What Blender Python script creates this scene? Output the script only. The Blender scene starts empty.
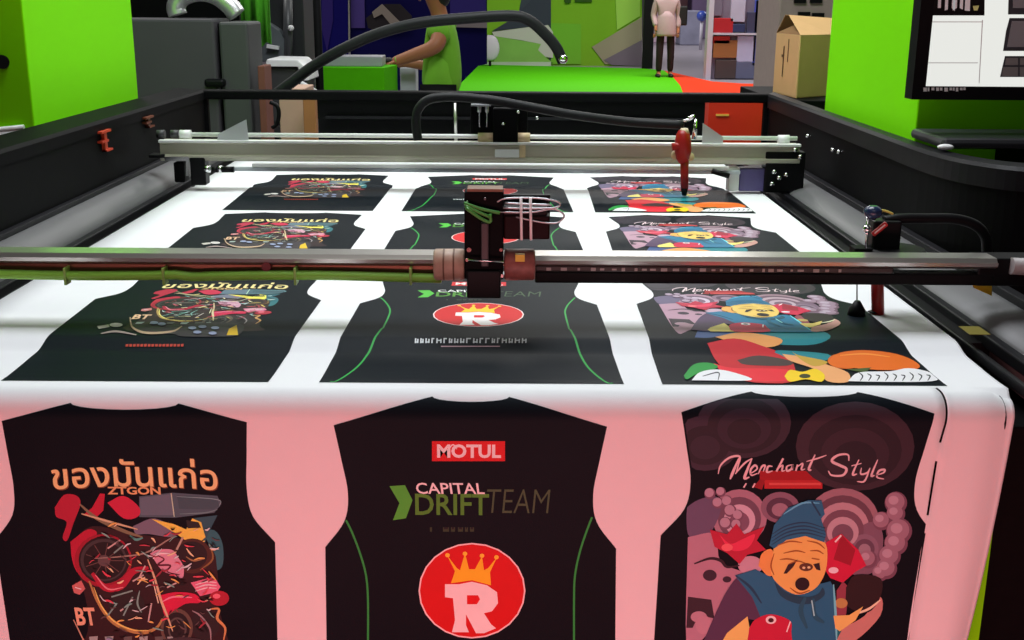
import bpy, bmesh, math, random
from mathutils import Vector, Matrix
from mathutils.geometry import tessellate_polygon
random.seed(7)
PI = math.pi
C = bpy.context.scene.collection
sc = bpy.context.scene

# ------------------------------------------------------------------ camera
F = 1150.0
PITCH = math.radians(15.55); ROLL = math.radians(0.42); YAW = math.radians(0.3)
CAM = Vector((0, 0, 1.51))
_fw = Vector((math.sin(YAW)*math.cos(PITCH), math.cos(YAW)*math.cos(PITCH), -math.sin(PITCH)))
_r0 = Vector((math.cos(YAW), -math.sin(YAW), 0))
_u0 = _r0.cross(_fw)
_R = _r0*math.cos(ROLL) + _u0*math.sin(ROLL)
_U = _u0*math.cos(ROLL) - _r0*math.sin(ROLL)
cd = bpy.data.cameras.new('camera'); cam = bpy.data.objects.new('camera', cd); C.objects.link(cam)
m = Matrix((( _R.x, _U.x, -_fw.x, 0), (_R.y, _U.y, -_fw.y, 0), (_R.z, _U.z, -_fw.z, 0), (0, 0, 0, 1)))
cam.matrix_world = Matrix.Translation(CAM) @ m
cd.sensor_fit = 'HORIZONTAL'; cd.sensor_width = 36; cd.lens = 36*F/1024; cd.clip_end = 200; cd.clip_start = 0.05
sc.camera = cam

def ray(px, py):
    return _fw + _R*((px-512)/F) + _U*((320-py)/F)
def AY(px, py, Y):                 # the point seen at a pixel, on the plane y = Y
    d = ray(px, py); return CAM + d*((Y-CAM.y)/d.y)
def AZ(px, py, Z):
    d = ray(px, py); return CAM + d*((Z-CAM.z)/d.z)

# ------------------------------------------------------------------ materials
MATS = {}
def mat(name, col, rough=0.5, metal=0.0, noise=0.0, nscale=20, spec=0.5, emit=0, bump=0.0, bscale=60, alpha=1.0, coat=0, stretch=None):
    if name in MATS: return MATS[name]
    M = bpy.data.materials.new(name); M.use_nodes = True
    nt = M.node_tree; b = nt.nodes['Principled BSDF']
    b.inputs['Base Color'].default_value = (*col, 1); b.inputs['Roughness'].default_value = rough
    b.inputs['Metallic'].default_value = metal; b.inputs['Specular IOR Level'].default_value = spec
    b.inputs['Coat Weight'].default_value = coat
    if alpha < 1: b.inputs['Alpha'].default_value = alpha
    if emit:
        b.inputs['Emission Color'].default_value = (*col, 1); b.inputs['Emission Strength'].default_value = emit
    if noise or bump:
        tc = nt.nodes.new('ShaderNodeTexCoord'); mp = nt.nodes.new('ShaderNodeMapping')
        nt.links.new(tc.outputs['Object'], mp.inputs[0])
        if stretch: mp.inputs['Scale'].default_value = stretch
        n = nt.nodes.new('ShaderNodeTexNoise'); n.inputs['Scale'].default_value = nscale; n.inputs['Detail'].default_value = 5
        nt.links.new(mp.outputs[0], n.inputs[0])
        if noise:
            cr = nt.nodes.new('ShaderNodeMix'); cr.data_type = 'RGBA'
            cr.inputs[6].default_value = (*[max(0, c*(1-noise)) for c in col], 1)
            cr.inputs[7].default_value = (*[min(1, c*(1+noise)) for c in col], 1)
            nt.links.new(n.outputs[0], cr.inputs[0]); nt.links.new(cr.outputs[2], b.inputs['Base Color'])
        if bump:
            n2 = nt.nodes.new('ShaderNodeTexNoise'); n2.inputs['Scale'].default_value = bscale
            nt.links.new(mp.outputs[0], n2.inputs[0])
            bp = nt.nodes.new('ShaderNodeBump'); bp.inputs['Strength'].default_value = bump; bp.inputs['Distance'].default_value = 0.003
            nt.links.new(n2.outputs[0], bp.inputs['Height']); nt.links.new(bp.outputs[0], b.inputs['Normal'])
    MATS[name] = M; return M
def srgb(r, g, b):
    f = lambda c: (c/255/12.92) if c/255 <= .04045 else ((c/255+.055)/1.055)**2.4
    return (f(r), f(g), f(b))
def S(name, r, g, b, **k): return mat(name, srgb(r, g, b), **k)

black = mat('black_powder_coat', (.0035, .0035, .004), .6, noise=.3, nscale=40, spec=.06)
blacks = mat('black_satin_steel', (.010, .010, .012), .45, spec=.14, noise=.2)
blackp = mat('black_plastic', (.005, .005, .006), .45, spec=.15, noise=.2)
rubber = mat('rubber_hose', (.012, .0125, .014), .5, spec=.22, noise=.25, bump=.2, bscale=200)
greyp = mat('grey_cover_metal', (.14, .14, .142), .5, metal=.15, spec=.3, noise=.12, nscale=6, stretch=(8, 1, 8))
lime = mat('lime_paint', (.225, .86, .001), .5, spec=.1, noise=.02, nscale=3)
limed = mat('lime_carpet', (.085, .50, .003), .85, spec=.1, noise=.1, nscale=14)
alu = mat('brushed_aluminium', (.62, .60, .56), .30, metal=.9, noise=.08, nscale=30, stretch=(.3, 8, 8))
alub = mat('champagne_aluminium', (.60, .58, .47), .38, metal=.4, noise=.08, nscale=30, stretch=(.3, 8, 8))
chrome = mat('polished_steel', (.85, .85, .86), .12, metal=1, noise=.03)
whitep = mat('white_plastic', (.85, .85, .85), .4, noise=.03)
brass = mat('bearing_bronze', (.62, .45, .27), .5, metal=.2, noise=.5, nscale=50)
redp = mat('red_plastic', (.55, .02, .015), .35, noise=.15)
cabg = mat('cabinet_grey', (.080, .076, .084), .6, spec=.15, noise=.06, nscale=8)
whitef = mat('white_polyester', (.86, .87, .89), .62, spec=.25, noise=.015, nscale=30, bump=.12, bscale=900)
inkb = mat('black_ink_on_fabric', (.0040, .0078, .0120), .5, spec=.07, noise=.25, nscale=7, bump=.12, bscale=600)
card = mat('cardboard', (.74, .45, .21), .8, spec=.1, noise=.08, nscale=12)
cardd = mat('cardboard_inside', (.25, .14, .06), .8, spec=.1, noise=.1)
floorm = mat('hall_floor', (.32, .29, .34), .3, noise=.1, nscale=2)
redc = mat('red_carpet_pile', (.75, .05, .015), .9, spec=.1, noise=.12, nscale=30)

# ------------------------------------------------------------------ mesh builder
class MB:
    def __init__(s): s.bm = bmesh.new(); s.mi = 0; s.ms = []
    def use(s, M):
        if M not in s.ms: s.ms.append(M)
        s.mi = s.ms.index(M); return s
    def _f(s, vs, smooth=False):
        try: f = s.bm.faces.new(vs)
        except ValueError: return
        f.material_index = s.mi; f.smooth = smooth
    def box(s, x0, x1, y0, y1, z0, z1, M=None):
        a = Vector((x0, y0, z0)); b = Vector((x1, y1, z1))
        return s.hexa([Vector((x, y, z)) for z in (z0, z1) for x, y in ((x0, y0), (x1, y0), (x1, y1), (x0, y1))])
    def hexa(s, p):
        v = [s.bm.verts.new(q) for q in p]
        for f in ((3, 2, 1, 0), (4, 5, 6, 7), (0, 1, 5, 4), (1, 2, 6, 5), (2, 3, 7, 6), (3, 0, 4, 7)): s._f([v[i] for i in f])
        return s
    def rbox(s, c, size, rot):       # rotated box
        R = rot if isinstance(rot, Matrix) else Matrix.Rotation(rot[1], 3, rot[0])
        h = Vector(size)/2; c = Vector(c)
        return s.hexa([c + R @ Vector((x*h.x, y*h.y, z*h.z)) for z in (-1, 1) for x, y in ((-1, -1), (1, -1), (1, 1), (-1, 1))])
    def prism(s, pts, d):            # closed polygon of 3D points extruded by the vector d
        d = Vector(d); pts = [Vector(p) for p in pts]
        a = [s.bm.verts.new(p) for p in pts]; b = [s.bm.verts.new(p+d) for p in pts]
        n = len(pts)
        for t in tessellate_polygon([pts]):
            s._f([a[i] for i in t]); s._f([b[i] for i in reversed(t)])
        for i in range(n): s._f([a[i], a[(i+1) % n], b[(i+1) % n], b[i]])
        return s
    def ring(s, rings, smooth=True, cap=True):
        vs = [[s.bm.verts.new(p) for p in r] for r in rings]; n = len(rings[0])
        for a, b in zip(vs, vs[1:]):
            for i in range(n): s._f([a[i], a[(i+1) % n], b[(i+1) % n], b[i]], smooth)
        if cap: s._f(vs[0][::-1]); s._f(vs[-1])
        return s
    def tube(s, pts, r, n=12, cap=True, flat=1.0):
        pts = [Vector(p) for p in pts]; rs = r if isinstance(r, (list, tuple)) else [r]*len(pts)
        up = Vector((0, 0, 1)); rings = []; prev = None
        for i, p in enumerate(pts):
            t = (pts[min(i+1, len(pts)-1)] - pts[max(i-1, 0)]).normalized()
            if prev is None:
                a = t.cross(up)
                if a.length < .05: a = t.cross(Vector((0, 1, 0)))
            else: a = prev - t*prev.dot(t)
            a.normalize(); prev = a; b = t.cross(a)
            rings.append([p + (a*math.cos(2*PI*k/n) + b*math.sin(2*PI*k/n)*flat)*rs[i] for k in range(n)])
        return s.ring(rings, cap=cap)
    def cyl(s, a, b, r, r2=None, n=20): return s.tube([a, b], [r, r if r2 is None else r2], n)
    def ball(s, c, r, n=14, sq=(1, 1, 1)):
        c = Vector(c); k = n//2; rings = []
        for i in range(1, k):
            th = PI*i/k
            rings.append([c + Vector((math.sin(th)*math.cos(2*PI*j/n)*r*sq[0], math.sin(th)*math.sin(2*PI*j/n)*r*sq[1], -math.cos(th)*r*sq[2])) for j in range(n)])
        return s.ring(rings)
    def build(s, name, M=None, parent=None, bevel=0, kind=None, label=None):
        bmesh.ops.recalc_face_normals(s.bm, faces=s.bm.faces)
        me = bpy.data.meshes.new(name); s.bm.to_mesh(me); s.bm.free()
        o = bpy.data.objects.new(name, me); C.objects.link(o)
        for q in (s.ms or [M]): me.materials.append(q)
        if bevel:
            b = o.modifiers.new('bevel', 'BEVEL'); b.width = bevel; b.segments = 2; b.limit_method = 'ANGLE'; b.angle_limit = math.radians(40)
        if parent:
            o.parent = parent; o.matrix_parent_inverse = Matrix.Translation(parent.location).inverted() if False else Matrix.Identity(4)
            me.transform(Matrix.Translation(-wloc(parent)))
        if kind: o['kind'] = kind
        if label: o['label'] = label
        return o
def wloc(o):
    v = Vector(o.location)
    while o.parent: o = o.parent; v = v + o.location
    return v
def tag(o, label, cat, group=None, kind=None):
    o['label'] = label; o['category'] = cat
    if group: o['group'] = group
    if kind: o['kind'] = kind
    return o
def thing(name, label, cat, loc, group=None):
    o = bpy.data.objects.new(name, None); C.objects.link(o); o.location = loc; o.empty_display_size = .1
    return tag(o, label, cat, group)
def smooth(pts, k=6):                # Catmull-Rom
    pts = [Vector(p) for p in pts]; q = [pts[0]*2-pts[1]] + pts + [pts[-1]*2-pts[-2]]; out = []
    for i in range(1, len(q)-2):
        p0, p1, p2, p3 = q[i-1:i+3]
        for j in range(k):
            t = j/k
            out.append(.5*((2*p1) + (p2-p0)*t + (2*p0-5*p1+4*p2-p3)*t*t + (3*p1-p0-3*p2+p3)*t**3))
    out.append(q[-2]); return out

# ------------------------------------------------------------------ fabric path (side profile)
ZB = .95; YH = 1.70                   # bed level; Y of the front-row hem line
prof = []                             # (Y, z) from the far end towards the front
def add(y, z): prof.append((y, z))
y = 4.30
while y > 3.62: add(y, ZB); y -= .06
for yy, zz in ((3.61, .9500), (3.595, .9497), (3.58, .9480), (3.57, .9455), (3.56, .9448), (3.55, .9462), (3.53, .949), (3.51, .95)): add(yy, zz)
y = 3.46
while y > 1.93: add(y, ZB); y -= .06
n = 20
for i in range(n+1):                  # drop off the table edge into the front roller section
    t = i/n; yy = 1.915 - .065*t; k = t*t*(3-2*t); add(yy, ZB - .012*k)
for yy in (1.80, 1.78, 1.76, 1.74, 1.72): add(yy, ZB-.012 - .0012*math.sin((1.82-yy)/.14*PI))
add(1.70, .938); add(1.69, .938)
RR = .040; YC = 1.68; ZC = .938-RR
for i in range(17):
    a = PI/2*i/16; add(YC - RR*math.sin(a), ZC + RR*math.cos(a))
z = ZC - .03
while z > .25: add(YC-RR, z); z -= .03
sv = [0]
for a, b in zip(prof, prof[1:]): sv.append(sv[-1] + math.hypot(a[0]-b[0], a[1]-b[1]))
i0 = prof.index((1.70, .938)); off = sv[i0]; sv = [off - q for q in sv]      # s = 0 at the hem line, positive to the back
def path(s):
    for i in range(len(sv)-1):
        if s >= sv[i+1]:
            t = (sv[i]-s)/(sv[i]-sv[i+1]); a, b = prof[i], prof[i+1]
            d = Vector((b[0]-a[0], b[1]-a[1])).normalized()
            return a[0]+(b[0]-a[0])*t, a[1]+(b[1]-a[1])*t, Vector((d.y, -d.x))
    a, b = prof[-2], prof[-1]; return b[0], b[1], Vector((-1, 0))
nrm = []
for i in range(len(prof)):
    a = prof[max(0, i-1)]; b = prof[min(len(prof)-1, i+1)]
    d = Vector((b[0]-a[0], b[1]-a[1])).normalized(); nrm.append(Vector((d.y, -d.x)))     # Y,z components, outward
YSH = -.012
prof = [(a+YSH, b) for a, b in prof]
def surf(u, s, o=0.0):
    lo = 0; hi = len(sv)-1
    if s >= sv[0]: i = 0; t = 0
    elif s <= sv[-1]: i = hi-1; t = 1
    else:
        while hi-lo > 1:
            md = (lo+hi)//2
            if sv[md] >= s: lo = md
            else: hi = md
        i = lo; t = (sv[i]-s)/(sv[i]-sv[i+1])
    a, b = prof[i], prof[i+1]; n = nrm[i].lerp(nrm[i+1], t).normalized()
    return Vector((u, a[0]+(b[0]-a[0])*t + n.x*o, a[1]+(b[1]-a[1])*t + n.y*o))
def onfab(px, py):                    # pixel -> (u, s) on the fabric
    d = ray(px, py)
    best = None
    for i in range(len(prof)-1):
        (ya, za), (yb, zb) = prof[i], prof[i+1]
        den = d.y*(zb-za) - d.z*(yb-ya)
        if abs(den) < 1e-12: continue
        k = ((ya-CAM.y)*(zb-za) - (za-CAM.z)*(yb-ya))/den
        t = ((ya-CAM.y)*d.z - (za-CAM.z)*d.y)/den
        if -1e-6 <= t <= 1+1e-6 and k > 0 and (best is None or k < best[0]):
            best = (k, CAM.x + d.x*k, sv[i]+(sv[i+1]-sv[i])*t)
    if best is None: best = (0, 0, 0)
    return best[1], best[2]
XL, XR = -.97, .775
SEAM = .662

# fabric cloth
fab = thing('fabric_sheet', 'wide white polyester sheet printed with black sports jerseys, draped over the cutting bed', 'fabric', (-.1, 2.9, .95))
def cloth():
    b = MB(); bm = b.bm
    us = [XL + (SEAM-.012-XL)*i/24 for i in range(25)] + [SEAM-.0016, SEAM+.0016, SEAM+.010, SEAM+.02, SEAM+.05, SEAM+.08, XR-.012, XR-.004, XR]
    rows = []
    for s in sv:
        row = []
        for u in us:
            o = 0.0; x = u
            if s < .0 and abs(u-SEAM) < .003:        # narrow slit running down beside the right-hand jersey
                k = min(1, -s/.4); x += .006*math.sin(min(1, -s/.12)*PI) - .014*k
                if u > SEAM: o += .0015
            if s < -.02:
                h = min(1, (-s-.02)/.5)
                if u > SEAM-.02: x -= (.012 + .02*h)*h*(u-SEAM+.02)/(XR-SEAM+.02)*1.2
                if u > SEAM+.005: o += .010*h*math.sin((u-SEAM)/(XR-SEAM)*PI)
                if u > XR-.02: o -= .012
            p = surf(x, s, o); row.append(bm.verts.new(p))
        rows.append(row)
    for a, c in zip(rows, rows[1:]):
        s = sv[rows.index(a)]
        for i in range(len(us)-1):
            if abs((us[i]+us[i+1])/2-SEAM) < .001 and (-.085 < s < -.004 or -.215 < s < -.115 or -.33 < s < -.235 or s < -.345): continue
            b._f([a[i], c[i], c[i+1], a[i+1]], True)
    o = b.build('cloth', whitef, fab)
    so = o.modifiers.new('thick', 'SOLIDIFY'); so.thickness = .0012; so.offset = 1
    return o
cl = cloth()
# make sure normals point outward (first face normal should face up)
if cl.data.polygons[0].normal.z < 0: cl.data.flip_normals()
cl.modifiers['thick'].offset = -1

# ------------------------------------------------------------------ printed artwork
class Art:
    """2D shapes in jersey space (x to the right of the centre, t down from the neck), laid on the cloth."""
    def __init__(s): s.items = []
    def poly(s, pts, col, layer): s.items.append(('p', [tuple(p) for p in pts], col, layer)); return s
    def tris(s, vs, fs, col, layer): s.items.append(('t', vs, fs, col, layer)); return s
def det(c):                           # colour of the ink itself, given its colour under the rose light in front of the machine
    l = srgb(*c); q = [min(.9, l[0]/.85), min(.9, l[1]/.50), min(.9, (l[2]+.06*l[0]*l[0])/.50)]
    return tuple(int(round(255*(12.92*v if v < .0031 else 1.055*v**(1/2.4)-.055))) for v in q)
def detint(items): return [it[:2]+(det(it[2]),)+it[3:] if it[0] == 'p' else it[:3]+(det(it[3]),)+it[4:] for it in items]
def ink(r, g, b):
    return S('ink_%02x%02x%02x' % (r, g, b), r, g, b, rough=.55, spec=.25, noise=.05, nscale=40)
def lay(items, xc, stop, name, parent, base=.0006, label=None, clip=None):
    bm = bmesh.new(); ms = []
    items = sorted(items, key=lambda it: it[3] if it[0] == 'p' else it[4])
    for rank, it in enumerate(items):
        col = it[2] if it[0] == 'p' else it[3]; layer = it[3] if it[0] == 'p' else it[4]
        M = col if not isinstance(col, tuple) else ink(*col)
        if M not in ms: ms.append(M)
        mi = ms.index(M); zz = base + rank*.000014
        if it[0] == 'p':
            pts = [Vector((x, t, 0)) for x, t in it[1]]
            tri = tessellate_polygon([pts]); vs = pts
        else: vs = [Vector((x, t, 0)) for x, t in it[1]]; tri = it[2]
        if clip: vs = [clip(v.x, v.y) for v in vs]
        bv = [bm.verts.new((v.x+xc, stop-v.y, zz)) for v in vs]
        for f in tri:
            try: q = bm.faces.new([bv[i] for i in f]); q.material_index = mi
            except ValueError: pass
    bmesh.ops.remove_doubles(bm, verts=bm.verts, dist=1e-7)
    lo = min(v.co.y for v in bm.verts); hi = max(v.co.y for v in bm.verts)
    for i, s in enumerate(sv):
        if lo < s < hi and 0 < i < len(sv)-1:
            if (nrm[i-1]-nrm[i]).length < 1e-5 and (nrm[i+1]-nrm[i]).length < 1e-5: continue
            bmesh.ops.bisect_plane(bm, geom=bm.verts[:]+bm.edges[:]+bm.faces[:], plane_co=(0, s, 0), plane_no=(0, 1, 0), dist=1e-7)
    P = wloc(parent)
    for v in bm.verts: v.co = surf(v.co.x, v.co.y, v.co.z) - P
    bm.normal_update()
    for f in bm.faces:
        n = f.normal
        if n.z - n.y < 0: f.normal_flip()
        f.smooth = False
    me = bpy.data.meshes.new(name); bm.to_mesh(me); bm.free()
    for q in ms: me.materials.append(q)
    o = bpy.data.objects.new(name, me); C.objects.link(o); o.parent = parent
    if label: o['label'] = label
    return o

def strip(pts, w, taper=False):       # centre line -> ribbon polygon (2D)
    pts = [Vector((p[0], p[1])) for p in pts]; L = []; Rr = []
    n = len(pts)
    for i, p in enumerate(pts):
        d = pts[min(i+1, n-1)] - pts[max(i-1, 0)]
        if d.length < 1e-9: d = Vector((1, 0))
        d.normalize(); q = Vector((-d.y, d.x)); ww = w/2*(1 if not taper else (.35+.65*math.sin(PI*(i+.5)/n)))
        L.append(p+q*ww); Rr.append(p-q*ww)
    vs = [(a.x, a.y) for a in L] + [(a.x, a.y) for a in Rr]; fs = [(i, i+1, n+i+1, n+i) for i in range(n-1)]
    return vs, fs
def text2d(s, x0, x1, t0, t1, bold=.0, shear=0.0, arc=None):
    """glyph outlines of a string fitted to a rectangle of jersey space"""
    cu = bpy.data.curves.new('txt', 'FONT'); cu.body = s; cu.size = 1; cu.shear = shear; cu.offset = bold; cu.resolution_u = 3; cu.fill_mode = 'FRONT'
    o = bpy.data.objects.new('txt', cu); C.objects.link(o)
    bpy.context.view_layer.update()
    me = o.evaluated_get(bpy.context.evaluated_depsgraph_get()).to_mesh()
    vs = [v.co.copy() for v in me.vertices]; fs = [tuple(p.vertices) for p in me.polygons]
    o.evaluated_get(bpy.context.evaluated_depsgraph_get()).to_mesh_clear()
    bpy.data.objects.remove(o); bpy.data.curves.remove(cu)
    if not vs: return [], []
    ax, bx = min(v.x for v in vs), max(v.x for v in vs); ay, by = min(v.y for v in vs), max(v.y for v in vs)
    out = []
    for v in vs:
        a = (v.x-ax)/(bx-ax); c = (v.y-ay)/(by-ay); x = x0+(x1-x0)*a; t = t1+(t0-t1)*c
        if arc: t += arc*((2*a-1)**2)
        out.append((x, t))
    return out, fs

COLS = [dict(x=-.5735, hs=.184, ha=.178, hc=.217, hh=.206, ts=.028, ta=.226, nk=.081, nd=.010, s0=-.058),
        dict(x=-.053, hs=.206, ha=.188, hc=.226, hh=.236, ts=.046, ta=.248, nk=.058, nd=.009, s0=-.044),
        dict(x=.4555, hs=.191, ha=.172, hc=.214, hh=.221, ts=.038, ta=.240, nk=.081, nd=.012, s0=-.029)]
PIT = .715; LEN = .684
def stop_of(c, r): return c['s0'] if r == 0 else (.684 + (r-1)*PIT)
def outline(c):
    hs, ha, hc, hh, ts, ta = c['hs'], c['ha'], c['hc'], c['hh'], c['ts'], c['ta']
    arm = smooth([(hs, ts, 0), (hs-(hs-ha)*.55, ts+(ta-ts)*.28, 0), (ha, ts+(ta-ts)*.55, 0), (ha+(hc-ha)*.18, ts+(ta-ts)*.78, 0), (hc, ta, 0)], 5)
    right = [(p.x, p.y) for p in arm]
    nk = [(c['nk']*math.cos(a)*1, c['nd']*math.sin(a)) for a in [PI*i/10 for i in range(11)]]     # from +nk to -nk
    pts = [(-x, t) for x, t in right[::-1]][:0]
    pts = right[::-1] + nk + [(-x, t) for x, t in right] + [(-hh, LEN), (hh, LEN)]
    return pts
def loc0(ci, px, py):                 # pixel on the hanging row -> jersey space
    c = COLS[ci]; u, s = onfab(px, py); return (u-c['x'], c['s0']-s)
def cx(c, r): return c['x'] + (.008 if r and c['x'] > 0 else 0)
def loc1(ci, px, py):                 # pixel on the front bed row -> jersey space
    c = COLS[ci]; u, s = onfab(px, py); return (u-cx(c, 1), stop_of(c, 1)-s)

def crop(ci, ox, oy, k, row=0):
    f = loc0 if row == 0 else loc1
    return lambda pts: [f(ci, ox+x/k, oy+y/k) for x, y in pts]
class Pic:
    def __init__(s, conv): s.c = conv; s.it = []; s.l = 1
    def poly(s, pts, col, sm=False, layer=None):
        if sm: pts = [(p.x, p.y) for p in smooth([(x, y, 0) for x, y in pts+[pts[0]]], 4)][:-1]
        s.it.append(('p', s.c(pts), col, layer or s.l)); return s
    def line(s, pts, w, col, sm=True, taper=True, layer=None):
        if sm and len(pts) > 2: pts = [(p.x, p.y) for p in smooth([(x, y, 0) for x, y in pts], 5)]
        vs, fs = strip(pts, w, taper); s.it.append(('t', s.c(vs), fs, col, layer or s.l+1)); return s
    def disc(s, x, y, rx, ry, col, layer=None, rot=0):
        pts = []
        for i in range(24):
            a = 2*PI*i/24; q, r = rx*math.cos(a), ry*math.sin(a)
            pts.append((x+q*math.cos(rot)-r*math.sin(rot), y+q*math.sin(rot)+r*math.cos(rot)))
        s.it.append(('p', s.c(pts), col, layer or s.l)); return s
    def up(s, n=1): s.l += n; return s

# ---- centre jersey art (pixels of the photograph)
px1 = crop(1, 0, 0, 1)
def fit(ci, x0, y0, x1, y1, conv=loc0):
    a = conv(ci, x0, y0); b = conv(ci, x1, y1); return a[0], b[0], a[1], b[1]
RED = (215, 22, 28); WHT = (240, 240, 240); GRN = (40, 165, 70); ORG = (250, 165, 30)
badge = Pic(px1)
badge.poly([(432, 441), (505, 441), (505, 461), (432, 461)], RED)
v, f = text2d('MOTUL', *fit(1, 437, 444, 501, 458), bold=.035); badge.it.append(('t', v, f, WHT, 3))
badge.line([(449, 449), (453, 444.5), (457, 449)], 1.3, WHT, layer=3)
team = Pic(px1)
team.poly([(389.5, 486), (405, 485), (412.5, 500), (406, 518), (393, 520), (399.5, 503)], (80, 190, 60))
v, f = text2d('CAPITAL', *fit(1, 416, 482.5, 485, 494), bold=.012, shear=-.12); team.it.append(('t', v, f, WHT, 3))
v, f = text2d('DRIFT', *fit(1, 415, 493.5, 489, 515), bold=.015); team.it.append(('t', v, f, (80, 150, 45), 2))
v, f = text2d('TEAM', *fit(1, 487, 489, 550, 513), bold=-.012, shear=.12); team.it.append(('t', v, f, (66, 92, 60), 2))
for x0, x1 in ((430, 432), (443, 449), (451, 455), (458, 463), (465, 468), (470, 474)):
    team.poly([(x0, 527), (x1, 527), (x1, 531.5), (x0, 531.5)], (45, 66, 40)); team.poly([(x0+.9, 527), (x1-.9, 527), (x1-.9, 529), (x0+.9, 529)], (14, 16, 18), layer=3)
emb = Pic(px1)
emb.disc(472, 590.5, 53.5, 47.8, (250, 225, 225)); emb.disc(472, 590.5, 52, 46.4, (215, 6, 12), layer=2)
crown = [(451, 583), (455, 571), (447, 555), (457, 568), (460, 570), (465, 553), (469, 569), (475, 569), (482, 556), (484, 570), (488, 568), (497, 557), (490, 572), (491, 585), (472, 580)]
emb.poly(crown, (255, 205, 35), layer=4)
for x, y in ((447.5, 555), (465, 553.5), (482, 555.5), (496.5, 557)): emb.disc(x, y, 2.3, 2.1, (255, 215, 60), layer=5)
emb.poly([(445, 584), (459, 584), (472, 581.5), (487, 585), (497, 592), (498, 603), (492, 611), (484, 613), (491, 624), (496, 628), (484, 633), (476, 633), (466, 614), (466, 625), (469, 632), (452, 632), (455, 620), (453, 598), (445, 597)], (250, 242, 242), layer=4)
emb.poly([(467, 595), (478, 595), (480, 599), (477, 604), (467, 604)], (225, 10, 16), layer=5)
# caption under the emblem, read off the row on the bed
cap = Pic(lambda pts: [loc1(1, x, y) for x, y in pts])
xx = 415
random.seed(3)
while xx < 526:
    w = random.uniform(3, 5.5); k = random.randint(0, 2); W3 = (225, 230, 232)
    cap.poly([(xx, 338.6), (xx+1.4, 338.6), (xx+1.2, 343.5), (xx-.3, 343.5)], W3)
    if k: cap.poly([(xx+w-1.4, 339.4), (xx+w, 339.4), (xx+w-.2, 343.5), (xx+w-1.6, 343.5)], W3, layer=2)
    yb = (339.2, 341, 342.6)[k]; cap.poly([(xx, yb-.6), (xx+w-.4, yb-.6), (xx+w-.4, yb+.6), (xx, yb+.6)], W3, layer=3)
    xx += w+1.8
cap.poly([(441, 346.3), (500, 346.3), (500, 347.3), (441, 347.3)], (200, 160, 165))
side = Pic(px1)
side.line([(346, 520), (352, 532), (360, 553), (366, 575), (368, 600), (368, 645)], 2.0, GRN, taper=False)
side.line([(592, 517), (587, 530), (580, 551), (575, 575), (574, 600), (574, 645)], 2.0, GRN, taper=False)
lowside = Pic(lambda pts: [loc1(1, x, y) for x, y in pts])
a0 = loc0(1, 368, 645); a1 = loc0(1, 574, 645)
def jline(pts, w, col, layer=2):
    pts = [(p.x, p.y) for p in smooth([(x, y, 0) for x, y in pts], 5)]; vs, fs = strip(pts, w); return ('t', vs, fs, col, layer)
side.it.append(jline([(a0[0], a0[1]), (a0[0]-.003, .43), (a0[0]-.012, .52), (a0[0]-.022, .60), (a0[0]-.045, .675), (a0[0]-.055, .68)], .0035, GRN))
side.it.append(jline([(a1[0], a1[1]), (a1[0]+.003, .43), (a1[0]+.012, .52), (a1[0]+.022, .60), (a1[0]+.045, .675), (a1[0]+.055, .68)], .0035, GRN))

# ---- left jersey art
cv0 = crop(0, 30, 440, 3.2)
thai = Pic(cv0)
a = fit(0, 49.5, 456, 218, 487)
v, f = text2d('ของมันแก่อ', *a, bold=.012, arc=.006); 
TH = (240, 165, 95)
if v: thai.it.append(('t', v, f, TH, 3))
v2 = [(x+.0012, t+.0016) for x, t in v]; thai.it.insert(0, ('t', v2, f, (120, 60, 30), 2))
v, f = text2d('ZTGON', *fit(0, 107, 486.5, 161, 494.5), bold=.03); thai.it.append(('t', v, f, (215, 140, 80), 2))
mo = Pic(cv0)
mo.poly([(350, 180), (455, 168), (600, 178), (612, 205), (590, 232), (465, 248), (350, 246)], (70, 76, 84))
mo.poly([(352, 184), (452, 172), (462, 240), (354, 240)], (92, 88, 98), layer=2)
mo.poly([(470, 176), (598, 184), (606, 210), (588, 222), (478, 220)], (58, 68, 74), layer=2)
mo.line([(452, 170), (462, 245)], 4, (180, 170, 140), layer=3); mo.line([(470, 180), (600, 190), (606, 212)], 3, (120, 130, 132), layer=3)
mo.line([(480, 236), (560, 232), (600, 222)], 4, (100, 110, 112), layer=3)
mo.poly([(540, 290), (590, 288), (616, 330), (618, 395), (600, 416), (580, 400), (572, 330)], (42, 84, 90), True)
mo.poly([(520, 250), (600, 240), (570, 300), (560, 330)], (38, 70, 78))
mo.up(2)
mo.poly([(80, 215), (110, 175), (150, 178), (162, 205), (140, 265), (120, 320), (105, 310), (118, 262), (85, 245)], (170, 22, 34), True)
mo.poly([(200, 215), (225, 170), (240, 172), (235, 225), (215, 245), (170, 240)], (180, 20, 30))
mo.poly([(248, 200), (300, 178), (350, 215), (345, 245), (300, 250)], (190, 26, 38), True)
mo.poly([(130, 325), (185, 285), (215, 300), (165, 345), (150, 380), (168, 430), (150, 420), (135, 380)], (175, 18, 30), True)
mo.line([(160, 205), (215, 250), (300, 290), (360, 310)], 12, (120, 92, 66)); mo.line([(165, 235), (260, 262), (345, 285)], 7, (196, 150, 110), layer=mo.l+2)
mo.poly([(330, 275), (400, 250), (470, 290), (455, 310), (380, 300), (340, 300)], (110, 88, 100), True)
mo.poly([(390, 252), (460, 268), (500, 285), (520, 250), (548, 262), (562, 310), (540, 330), (495, 318), (470, 300)], (235, 170, 30), layer=mo.l+3)
mo.poly([(500, 255), (540, 262), (548, 280), (505, 282)], (30, 26, 26), layer=mo.l+4)
mo.line([(498, 322), (530, 332), (560, 322)], 7, (240, 200, 60), layer=mo.l+4)
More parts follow.
